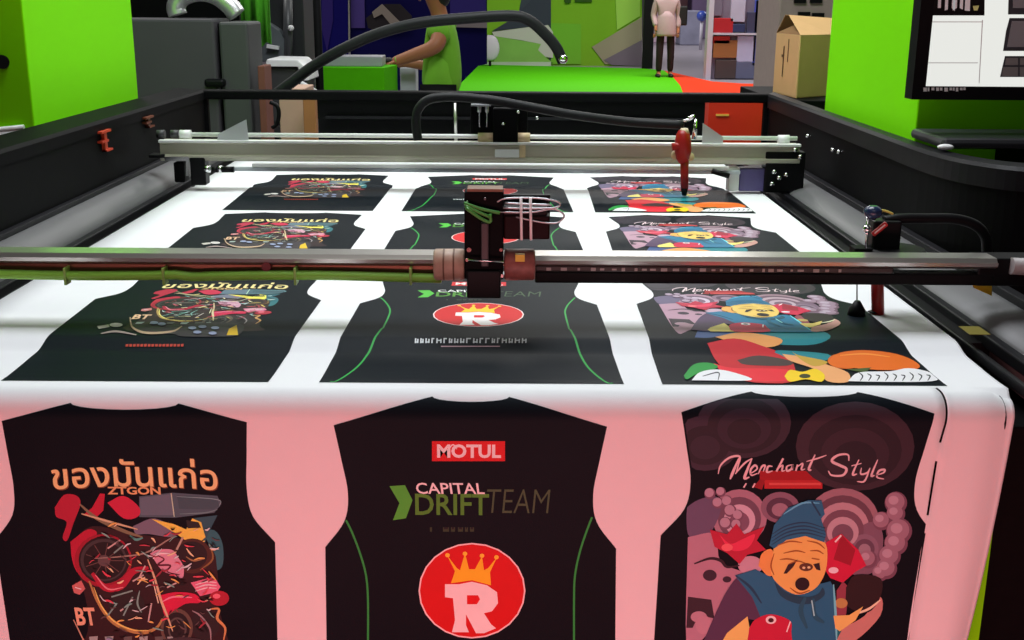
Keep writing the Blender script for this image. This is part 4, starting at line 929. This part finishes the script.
# black backdrop plate behind the machine so the gaps read dark
# cardboard box at the back right corner
YCb = 4.62
sh = MB().use(black).box(AY(766, 100, YCb).x, 1.55, 4.40, 5.15, 1.10, 1.152).build('rear_shelf', None, mach, bevel=.004)
MB().use(black).box(1.1, 1.5, 4.40, 5.1, 0, 1.10).build('rear_leg', None, mach)
cb = thing('cardboard_box', 'open cardboard box at the far right corner of the machine, beside the green tower', 'box', (AY(800, 90, YCb).x, YCb+.2, 1.152))
f0 = AY(796, 96.5, 4.5); fl = Vector((AY(773, 88, 4.78).x, 4.78, 1.153)); fr = Vector((AY(828, 93, 4.62).x, 4.62, 1.153)); f0 = Vector((f0.x, 4.50, 1.153)); bk = fl+fr-f0
H = AY(796, 35, 4.5).z - 1.153
up = Vector((0, 0, H)); th = .004
def wall(a, c, nm='side'):
    n = (c-a).normalized(); q = Vector((-n.y, n.x, 0))*th
    b = MB().use(card); b.prism([a, c, c+up, a+up], q); return b.build(nm, None, cb)
wall(fl, f0); wall(f0, fr); wall(fr, bk); wall(bk, fl)
b = MB().use(card); b.prism([fl, f0, fr, bk], (0, 0, .004)); b.build('base', None, cb)
tl0, t0_, tr0, tb0 = fl+up, f0+up, fr+up, bk+up
b = MB().use(card); pk0 = AY(789, 15.5, 4.70); pk1 = AY(838, 19, 4.75); b.prism([t0_, tr0, pk1, pk0], (0, .005, .002)); b.build('flap', None, cb)
b = MB().use(cardd); b.prism([tl0, tb0, pk1+Vector((0, .06, 0)), pk0+Vector((0, .06, 0))], (0, .004, .003)); b.build('flap', None, cb)
b = MB().use(cardd); b.prism([tl0+Vector((.0, .0, 0)), t0_, t0_.lerp(tl0, .5)+Vector((.03, .02, .035))], (0, .004, 0)); b.build('flap', None, cb, label='inner flap')
d_ = (f0-fl)
for t, w, z0_, z1_ in ((.36, .035, .30, .80), (.55, .02, .55, .92), (.30, .05, .62, .66)):
    a = fl+d_*t; c = a+d_.normalized()*w*.3; b = MB().use(S('box_print', 96, 66, 36)); q = Vector((-d_.y, d_.x, 0)).normalized()*(-.001)
    b.prism([a+up*z0_+q, c+up*z0_+q, c+up*z1_+q, a+up*z1_+q], q); b.build('printed_mark', None, cb)
# pale machine behind the carton
pm = thing('pale_machine', 'pale beige machine partly hidden behind the open cardboard box', 'machine', (AY(805, 10, 7).x, 7.3, 0))
x0, x1 = AY(779, 10, 7).x, AY(850, 10, 7).x
b = MB().use(S('pale_beige', 168, 150, 142, rough=.6, noise=.1)); b.box(x0, x1, 7, 7.6, .9, 1.9); b.build('body', None, pm, bevel=.01)
b = MB().use(blackp)
for px, py in ((804, 14), (818, 15), (800, 1), (816, 1)): p = AY(px, py, 6.99); b.box(p.x-.035, p.x+.035, 6.98, 7.0, p.z-.012, p.z+.012)
b.build('vents', None, pm); MB().use(S('pale_blue_grey', 110, 130, 140)).box(x0, x1, 7.0, 7.6, 0, .9).build('base', None, pm)

# ------------------------------------------------------------------ lime counter near the worker
lc = thing('lime_counter', 'lime green counter block the worker in green leans on', 'counter', (AY(355, 80, 7.1).x, 7.3, 0))
a = AY(317.5, 67, 7.0); c = AY(384, 67, 7.0)
b = MB().use(limed); b.prism([Vector((a.x, 7.0, a.z)), Vector((c.x, 7.0, a.z)), Vector((c.x+.05, 7.32, a.z)), Vector((a.x, 7.32, a.z))], (0, 0, -a.z)); b.build('block', None, lc, bevel=.006)
b = MB().use(S('top_grey', 170, 170, 176, rough=.5)); b.box(a.x+.02, c.x-.02, 7.08, 7.30, a.z, a.z+.06); b.build('top_plate', None, lc, bevel=.005)
o = MB().use(S('white_box', 190, 192, 200, rough=.5)).box(AY(400, 75, 7.9).x, AY(416, 75, 7.9).x, 7.9, 8.1, .0, AY(405, 67, 7.9).z).build('white_bin', None, None, bevel=.01); tag(o, 'small pale grey bin just right of the lime green counter', 'bin')

# ------------------------------------------------------------------ people
def skin_chain(name, verts, edges, radii, M, parent=None, sub=2, label=None, root=0):
    me = bpy.data.meshes.new(name); P = wloc(parent) if parent else Vector()
    me.from_pydata([Vector(v)-P for v in verts], edges, []); o = bpy.data.objects.new(name, me); C.objects.link(o)
    if parent: o.parent = parent
    o.modifiers.new('skin', 'SKIN')
    for i, r in enumerate(radii):
        r = r if isinstance(r, tuple) else (r, r); me.skin_vertices[0].data[i].radius = r; me.skin_vertices[0].data[i].use_root = (i == root)
    s = o.modifiers.new('sub', 'SUBSURF'); s.levels = sub; s.render_levels = sub
    o.modifiers['skin'].use_smooth_shade = True
    # bake so the object is a plain mesh
    bpy.context.view_layer.update(); dg = bpy.context.evaluated_depsgraph_get()
    me2 = bpy.data.meshes.new_from_object(o.evaluated_get(dg)); o.modifiers.clear(); o.data = me2; me2.materials.clear(); me2.materials.append(M)
    if label: o['label'] = label
    return o
skinM = S('skin_brown', 170, 108, 72, rough=.55, noise=.05); hairM = S('hair_black', 14, 12, 14, rough=.6); shirtM = S('polo_green', 120, 190, 40, rough=.8, noise=.12, nscale=9); pantM = S('trouser_black', 16, 16, 20, rough=.8)
W = thing('person', 'person in a bright green polo shirt reaching left over the lime counter', 'person', (AY(443, 60, 7.5).x, 7.5, 0))
def w(px, py, Y=7.5): return AY(px, py, Y)
hip = Vector((w(438, 92).x, 7.5, .93)); wx = hip.x
sh_ = w(441, 27, 7.42); elb = w(437, 47, 7.34); wri = w(400, 60, 7.36); hand = w(391, 63, 7.38)
shb = sh_+Vector((.02, .34, 0)); nk = Vector((w(438, 14).x, 7.57, 1.44)); hd = Vector((w(433, 3).x, 7.57, 1.55))
ch = Vector((sh_.x+.005, 7.57, 1.28)); wa = Vector((wx+.03, 7.55, 1.08)); hp = Vector((wx+.01, 7.55, .94))
V = [hp, wa, ch, nk+Vector((0, 0, -.07)), nk, hd+Vector((.0, 0, -.02)), hd+Vector((.01, 0, .08)),
     sh_, elb, wri, hand,
     shb, shb+Vector((-.05, .05, -.27)), shb+Vector((-.27, .0, -.24)), shb+Vector((-.34, 0, -.24)),
     hp+Vector((0, -.09, -.04)), hp+Vector((-.02, -.10, -.44)), Vector((wx+.02, 7.44, .08)), Vector((wx-.12, 7.43, .04)),
     hp+Vector((0, .09, -.04)), hp+Vector((.03, .10, -.44)), Vector((wx+.09, 7.66, .08)), Vector((wx-.05, 7.67, .04))]
E = [(0, 1), (1, 2), (2, 3), (3, 4), (4, 5), (5, 6), (2, 7), (7, 8), (8, 9), (9, 10), (2, 11), (11, 12), (12, 13), (13, 14), (0, 15), (15, 16), (16, 17), (17, 18), (0, 19), (19, 20), (20, 21), (21, 22)]
Rr = [(.07, .09), (.07, .09), (.07, .09), .06, .052, (.085, .075), (.085, .08), .06, .054, .036, (.038, .022), .055, .042, .028, (.035, .02), .08, .055, .038, .035, .08, .055, .038, .035]
body = skin_chain('body', V, E, Rr, skinM, W, 2)
# fingers of the reaching hand
fd = (hand-wri).normalized(); sd = Vector((0, 1, 0))
for k, (o_, L) in enumerate(((-.028, .07), (-.010, .08), (.010, .075), (.027, .06))):
    a = hand+sd*o_; skin_chain('finger', [a-fd*.01, a+fd*L*.5+Vector((0, 0, .004)), a+fd*L*.8+Vector((0, 0, -.012)), a+fd*L+Vector((0, 0, -.03))], [(0, 1), (1, 2), (2, 3)], [.011, .010, .009, .008], skinM, W, 1)
a = hand-fd*.03-sd*.03; skin_chain('thumb', [a, a+fd*.03-sd*.03, a+fd*.055-sd*.035+Vector((0, 0, -.01))], [(0, 1), (1, 2)], [.013, .011, .009], skinM, W, 1)
skin_chain('polo_shirt', [hp+Vector((0, 0, -.05)), wa, ch, nk+Vector((0, 0, -.075)), sh_, sh_.lerp(elb, .75), shb, shb+Vector((-.04, .04, -.17))], [(0, 1), (1, 2), (2, 3), (2, 4), (4, 5), (2, 6), (6, 7)], [(.135, .15), (.12, .14), (.115, .135), .08, .085, .078, .08, .07], shirtM, W, 2)
MB().use(shirtM).tube([hp+Vector((0, 0, z)) for z in (-.10, -.07, .05, .18, .26)], [.105, .112, .108, .10, .08], 20, flat=1.4).build('shirt_hem', None, W)
skin_chain('trousers', [hp+Vector((0, 0, .0)), hp+Vector((0, -.09, -.06)), hp+Vector((-.02, -.10, -.44)), Vector((wx+.02, 7.44, .10)), hp+Vector((0, .09, -.06)), hp+Vector((.03, .10, -.44)), Vector((wx+.09, 7.66, .10))], [(0, 1), (1, 2), (2, 3), (0, 4), (4, 5), (5, 6)], [(.115, .16), .10, .075, .06, .10, .075, .06], pantM, W, 2)
skin_chain('hair', [hd+Vector((.045, 0, -.10)), hd+Vector((.04, 0, .0)), hd+Vector((.03, 0, .10)), hd+Vector((-.04, 0, .12))], [(0, 1), (1, 2), (2, 3)], [.055, .085, .085, .06], hairM, W, 2)
skin_chain('cuff', [wri-fd*.0, wri+fd*.035], [(0, 1)], [.036, .038], S('glove_green', 130, 190, 60, rough=.7), W, 1, label='green glove cuff')
b = MB().use(hairM); b.ball(hand+Vector((-.02, 0, .015)), .04, sq=(1, .9, .5)); b.build('glove_back', None, W, label='dark glove back')
for s_ in (-1, 1): MB().use(hairM).ball(hd+Vector((-.092, s_*.032, .02)), .009).build('eye', None, W)
MB().use(skinM).ball(hd+Vector((-.10, 0, -.005)), .018, sq=(1, .8, 1.2)).build('nose', None, W)
MB().use(S('lip', 120, 60, 50)).ball(hd+Vector((-.088, 0, -.045)), .018, sq=(.5, 1.2, .35)).build('mouth', None, W)
for s_ in (-1, 1): MB().use(skinM).ball(hd+Vector((.0, s_*.083, .0)), .02, sq=(.9, .4, 1.3)).build('ear', None, W)

def visitor(px, Y, top, legs, lab, gpos='', bag=None, H=1.66, face=-1):
    x = AY(px, 72, Y).x; P = thing('person', lab, 'person', (x, Y, 0)); k = H/1.7
    def q(a, b_, c): return Vector((x+a*k, Y+b_*k, c*k))
    V = [q(0, 0, .93), q(0, 0, 1.12), q(0, 0, 1.34), q(0, 0, 1.46), q(0, -.01, 1.56), q(0, -.01, 1.63), q(-.18, 0, 1.40), q(-.23, .02, 1.12), q(-.20, -.10, .92), q(-.2, -.12, .84), q(.18, 0, 1.40), q(.23, .02, 1.12), q(.22, -.06, .88), q(.22, -.08, .80),
         q(-.09, 0, .88), q(-.10, -.03, .48), q(-.10, .02, .08), q(-.11, -.14, .035), q(.09, 0, .88), q(.11, .0, .48), q(.12, .05, .08), q(.13, -.10, .035)]
    E = [(0, 1), (1, 2), (2, 3), (3, 4), (4, 5), (2, 6), (6, 7), (7, 8), (8, 9), (2, 10), (10, 11), (11, 12), (12, 13), (0, 14), (14, 15), (15, 16), (16, 17), (0, 18), (18, 19), (19, 20), (20, 21)]
    R_ = [(.14, .10), (.13, .10), (.16, .11), .055, (.075, .085), (.08, .09), .06, .042, .03, .03, .06, .042, .03, .03, .085, .058, .04, .038, .085, .058, .04, .038]
    skin_chain('body', V, E, [tuple(c*k for c in r) if isinstance(r, tuple) else r*k for r in R_], skinM, P, 2)
    MB().use(top).tube([q(0, 0, z) for z in (.76, .80, .95, 1.10, 1.2)], [.225, .228, .21, .185, .14], 20, flat=.84).build('coat_hem', None, P)
    skin_chain('coat', [q(0, 0, .92), q(0, 0, 1.1), q(0, 0, 1.34), q(0, 0, 1.42), q(-.18, 0, 1.39), q(-.235, .02, 1.12), q(-.2, -.10, .93), q(.18, 0, 1.39), q(.235, .02, 1.12), q(.22, -.06, .90)], [(0, 1), (1, 2), (2, 3), (2, 4), (4, 5), (5, 6), (2, 7), (7, 8), (8, 9)], [(.2, .14), (.175, .13), (.19, .13), .075, .085, .065, .05, .085, .065, .05], top, P, 2)
    skin_chain('trousers', [q(0, 0, .90), q(-.09, 0, .86), q(-.10, -.03, .48), q(-.10, .02, .10), q(.09, 0, .86), q(.11, 0, .48), q(.12, .05, .10)], [(0, 1), (1, 2), (2, 3), (0, 4), (4, 5), (5, 6)], [(.11, .09), .095, .08, .065, .095, .08, .065], legs, P, 2)
    skin_chain('hair', [q(0, .03, 1.52), q(0, .025, 1.62), q(0, -.02, 1.69)], [(0, 1), (1, 2)], [.075, .095, .07], hairM, P, 2)
    for s_ in (-1, 1): MB().use(hairM).ball(q(s_*.03, -.092, 1.60), .01).build('eye', None, P)
    for s_ in (-1, 1):
        for f_ in range(4):
            a = q(s_*.215-.02+f_*.012, -.1, .80); skin_chain('finger', [a, a+Vector((0, 0, -.05)), a+Vector((0, .01, -.08+.006*abs(f_-1)))], [(0, 1), (1, 2)], [.009, .009, .008], skinM, P, 1)
        a = q(s_*.215, -.13, .84); skin_chain('thumb', [a, a+Vector((-s_*.02, -.02, -.04))], [(0, 1)], [.011, .009], skinM, P, 1)
    for s_ in (-1, 1): MB().use(hairM).ball(q(s_*.12, -.06, .045), .075, sq=(.75, 1.7, .6)).build('shoe', None, P)
    if bag: b = MB().use(hairM); b.box(x+.24, x+.42, Y-.05, Y+.1, .95*k, 1.3*k); b.build('shoulder_bag', None, P, bevel=.03, label='black bag')
    return P
visitor(664, 23.9, S('coat_rose', 178, 150, 150, rough=.9, noise=.05), S('leg_dark', 36, 12, 20, rough=.9), 'far visitor in a pale rose top and dark trousers, beside the black post', bag=True, H=1.86)

# ------------------------------------------------------------------ hall setting
def struct(o): o['kind'] = 'structure'; return o
struct(MB().use(floorm).box(-40, 40, -8, 62, -.1, 0).build('floor'))
hw = mat('hall_wall_grey', (.30, .28, .34), .8, noise=.35, nscale=.5)
struct(MB().use(hw).box(-40, 40, 60, 60.3, 0, 9).build('wall_back'))
struct(MB().use(hw).box(-40, 40, -8.3, -8, 0, 9).build('wall_front'))
struct(MB().use(hw).box(-40.3, -40, -8, 60, 0, 9).build('wall_left')); struct(MB().use(hw).box(40, 40.3, -8, 60, 0, 9).build('wall_right'))
struct(MB().use(mat('hall_ceiling_dark', (.10, .10, .11), .9, noise=.1)).box(-40, 40, -8, 60, 9, 9.2).build('ceiling'))
# red carpet in front (below the hanging fabric) and behind
o = MB().use(redc).box(-3, 3, -4.5, 1.30, 0, .012).build('red_carpet'); tag(o, 'red carpet on the floor in front of the machine', 'carpet')
pts = [AZ(x, y, .002) for x, y in ((683, 94), (680, 86), (673, 78), (664, 71), (690, 77), (712, 82), (740, 84), (775, 85), (800, 86), (800, 98), (683, 98))]
o = MB().use(redc).prism(pts, (0, 0, .012)).build('red_carpet'); tag(o, 'bright red carpet on the hall floor, left of the open cardboard box', 'carpet')
pts = [AZ(x, y, .003) for x, y in ((440, 104), (478, 65), (642, 69), (664, 71), (673, 78), (680, 86), (683, 94), (684, 104))]
o = MB().use(limed).prism(pts, (0, 0, .014)).build('green_carpet'); tag(o, 'lime green carpet on the booth floor behind the machine', 'carpet')
# poster wall with the hills
YP = 28.2
pw = thing('poster_wall', 'green poster wall with grey mountain slopes behind the lime carpet', 'poster', (AY(570, 60, YP).x, YP, 0))
def flat(parent, name, pts, col, Y, d=.02, **k): return MB().use(S('print_%02x%02x%02x' % col, *col, rough=.7, spec=.08, **k)).prism([AY(x, y, Y) for x, y in pts], (0, d, 0)).build(name, None, parent)
flat(pw, 'panel', [(485, -60), (642, -60), (642, 68), (487, 65)], (118, 168, 40), YP, .1, noise=.1, nscale=1)
flat(pw, 'printed_shape', [(532, -60), (551, -60), (551, 66), (549, 66), (549, 25), (545, 22), (519, 12)], (62, 68, 78), YP-.02)
flat(pw, 'printed_shape', [(533, -2), (551, -18), (550, 25), (492, 31), (507, 22), (519, 12)], (58, 62, 74), YP-.04)
flat(pw, 'printed_shape', [(492, 32), (530, 27), (548, 25), (553, 32), (553, 58), (540, 56), (538, 50), (541, 44), (520, 40), (494, 36)], (188, 186, 178), YP-.05)
flat(pw, 'printed_shape', [(494, 36), (541, 44), (538, 50), (549, 60), (553, 62), (494, 62)], (128, 176, 84), YP-.06, noise=.15, nscale=2)
flat(pw, 'printed_shape', [(551, 23), (581, 24), (581, 64), (551, 64)], (110, 172, 50), YP-.03)
flat(pw, 'printed_shape', [(592, 47), (642, 17), (642, 66), (605, 64), (602, 60)], (150, 142, 118), YP-.03)
flat(pw, 'printed_shape', [(604, 60), (642, 40), (642, 66), (612, 65)], (112, 102, 112), YP-.05)
flat(pw, 'printed_shape', [(613, -60), (640, -60), (640, 16), (617, 30)], (150, 196, 80), YP-.03)
flat(pw, 'lettering_block', [(575, -8), (592, -8), (592, 2), (575, 2)], (50, 80, 30), YP-.05); flat(pw, 'lettering_block', [(564, -8), (571, -8), (571, 3), (565, 3)], (50, 80, 30), YP-.05)
flat(pw, 'base_board', [(462, 62), (551, 62), (551, 69), (461, 70)], (178, 196, 170), YP-.1, .05)
o = MB().use(blackp).box(AY(642, 70, 26.9).x, AY(652.5, 70, 26.9).x, 26.9, 27.0, 0.015, 4).build('black_post', None, None, bevel=.01); tag(o, 'black upright post at the right edge of the green poster wall', 'post')
# white balloon-like sign
o = MB().use(S('oval_white', 200, 190, 205, rough=.6)).ball(AY(490, 48, 27.5), .36, n=20, sq=(.62, .2, .85)).build('oval_sign', None); tag(o, 'pale oval sign between the blue banners and the green poster wall', 'sign')
MB().use(blackp).box(AY(490, 48, 27.5).x-.03, AY(490, 48, 27.5).x+.03, 27.5, 27.6, 0, AY(490, 55, 27.5).z).build('stand', None, o)
# blue banners
YQ = 12.0
bn = thing('blue_banner', 'dark blue banner with a violet streak, right of the pale pink post', 'banner', (AY(330, 60, YQ).x, YQ, 0))
flat(bn, 'panel', [(312, -60), (347, -60), (349, 149), (313, 149)], (14, 10, 84), YQ, .04, noise=.3, nscale=2)
flat(bn, 'printed_shape', [(321, -60), (331, -60), (333, 20), (327, 52), (322, 30)], (44, 32, 98), YQ-.01)
bn2 = thing('blue_banner', 'wide dark blue banner behind the worker in green', 'banner', (AY(420, 60, YQ).x, YQ, 0))
flat(bn2, 'panel', [(350, -60), (487, -60), (487, 64), (478, 66), (452, 92), (452, 149), (351, 149)], (10, 7, 62), YQ+.1, .04, noise=.35, nscale=1.5)
flat(bn2, 'printed_shape', [(350, -60), (363, -60), (365, 28), (351, 28)], (70, 56, 116), YQ+.08)
flat(bn2, 'printed_shape', [(450, -60), (486, -60), (486, 20), (450, 22)], (46, 38, 100), YQ+.08, noise=.2, nscale=2)
flat(bn2, 'printed_shape', [(448, 22), (487, 20), (487, 28), (450, 27)], (120, 112, 112), YQ+.06)
flat(bn2, 'white_edge', [(345, -60), (348, -60), (350, 52), (348, 52)], (196, 196, 176), YQ+.05)
flat(bn2, 'printed_shape', [(366, 18), (385, 4), (400, 4), (412, 16), (408, 30), (380, 32), (368, 28)], (42, 38, 40), YQ+.05, noise=.4, nscale=4)
flat(bn2, 'printed_shape', [(372, 12), (382, 4), (392, 14), (400, 22), (392, 26), (382, 14), (374, 18)], (128, 118, 108), YQ+.03)
# far stalls with coloured blocks
YS = 23.5
ss = thing('display_shelf', 'far stall shelf with red, blue and ochre panels, left of the open cardboard box', 'shelf', (AY(745, 70, YS).x, YS, 0))
xs0, xs1 = AY(712, 50, YS).x, AY(790, 50, YS).x
b = MB().use(S('shelf_grey', 120, 112, 132, rough=.6, noise=.2, nscale=3)); b.box(xs0, xs1, YS+.1, YS+.3, 0, 3.2); b.build('back_board', None, ss)
b = MB().use(S('shelf_pale', 190, 184, 200, rough=.5)); b.box(xs0-.1, xs0, YS, YS+.3, 0, 3.2); b.box(xs0, xs1, YS-.05, YS+.2, AY(740, 35, YS).z, AY(740, 33, YS).z); b.build('frame', None, ss)
for x0, x1, y0, y1, col in ((714, 733, 18, 33, (170, 24, 34)), (714, 730, 36, 44, (178, 36, 30)), (733, 745, 24, 32, (40, 50, 90)), (758, 779, -30, 38, (36, 84, 180)), (714, 737, 40, 58, (150, 96, 52)), (758, 779, 39, 62, (120, 84, 50)), (738, 755, 36, 62, (182, 178, 210)), (748, 756, 12, 36, (56, 56, 84)), (716, 736, 60, 82, (70, 56, 56)), (736, 756, 62, 82, (92, 96, 124)), (758, 790, 62, 82, (74, 84, 108)), (715, 722, -20, 16, (110, 100, 120)), (733, 745, -20, 22, (178, 172, 196)), (756, 759, 0, 66, (70, 80, 180))):
    a = AY(x0, y0, YS); c = AY(x1, y1, YS); b = MB().use(S('panel_%02x%02x%02x' % col, *col, rough=.5, noise=.15, nscale=3)); b.box(a.x, c.x, YS+.02, YS+.12, max(.02, c.z), a.z); b.build('panel', None, ss, bevel=.01)
# blurred stalls far behind
for k, (px0, px1, Y, h_, col, lab) in enumerate(((652, 676, 44, 2.2, (196, 170, 190), 'pale violet stall far back beside the rose-clad visitor'), (680, 700, 42, 1.2, (150, 150, 176), 'low pale grey stall counter far back'), (690, 712, 50, 3.2, (120, 100, 140), 'dim violet stall far back on the right'), (668, 690, 52, 3.0, (170, 120, 130), 'dim pinkish stall at the very back of the hall'))):
    o = MB().use(S('stall_%d' % k, *col, rough=.7, noise=.35, nscale=2)).box(AY(px0, 40, Y).x, AY(px1, 40, Y).x, Y, Y+1.2, 0, h_).build('far_stall', None, None, bevel=.05); tag(o, lab, 'stall')
o = MB().use(S('globe_blue', 60, 80, 170, rough=.3, noise=.2)).ball(AY(702, 16, 38), .17, n=20).build('blue_globe', None); tag(o, 'small blue globe lamp above the far grey counter', 'globe')
MB().use(S('shelf_pale', 190, 184, 200)).cyl(Vector((AY(702, 16, 38).x, 38, 0)), Vector((AY(702, 16, 38).x, 38, AY(702, 22, 38).z)), .05).build('stand', None, o)

# ------------------------------------------------------------------ light
def area(name, loc, size, rot, power, col=(1, 1, 1), spread=None):
    l = bpy.data.lights.new(name, 'AREA'); l.shape = 'RECTANGLE'; l.size, l.size_y = size; l.energy = power; l.color = col
    if spread: l.spread = spread
    o = bpy.data.objects.new(name, l); C.objects.link(o); o.location = loc; o.rotation_euler = rot; return o
area('hall_lamp_machine', (-.1, 3.2, 4.4), (2.0, 2.0), (0, 0, 0), 155, (.93, .96, 1))
for i, (x, y, p) in enumerate(((-4, 8.5, 230), (3.5, 8.5, 170), (0, 13, 200), (-8, 20, 300), (3, 22, 560), (9, 20, 260), (2, 36, 600), (12, 42, 600))):
    area('hall_lamp', (x, y, 6.5), (3, 3), (0, 0, 0), p, (1, .98, .95))
area('stall_lamp_red', (-.1, .15, .30), (2.4, .5), (math.radians(96), 0, 0), 23, (1, .42, .44))  # unseen fill light, added low in front to turn the hanging fabric pink
area('hall_lamp_front', (0, -2.0, 5.5), (3, 2), (math.radians(30), 0, 0), 35, (1, .95, .9))
W_ = bpy.data.worlds.new('world'); sc.world = W_; W_.use_nodes = True
W_.node_tree.nodes['Background'].inputs[0].default_value = (.12, .125, .14, 1); W_.node_tree.nodes['Background'].inputs[1].default_value = 1
sc.view_settings.view_transform = 'Standard'; sc.view_settings.look = 'None'; sc.view_settings.exposure = 0; sc.view_settings.gamma = 1; sc.view_settings.use_curve_mapping = False
try: sc.cycles.use_denoising = True
except Exception: pass
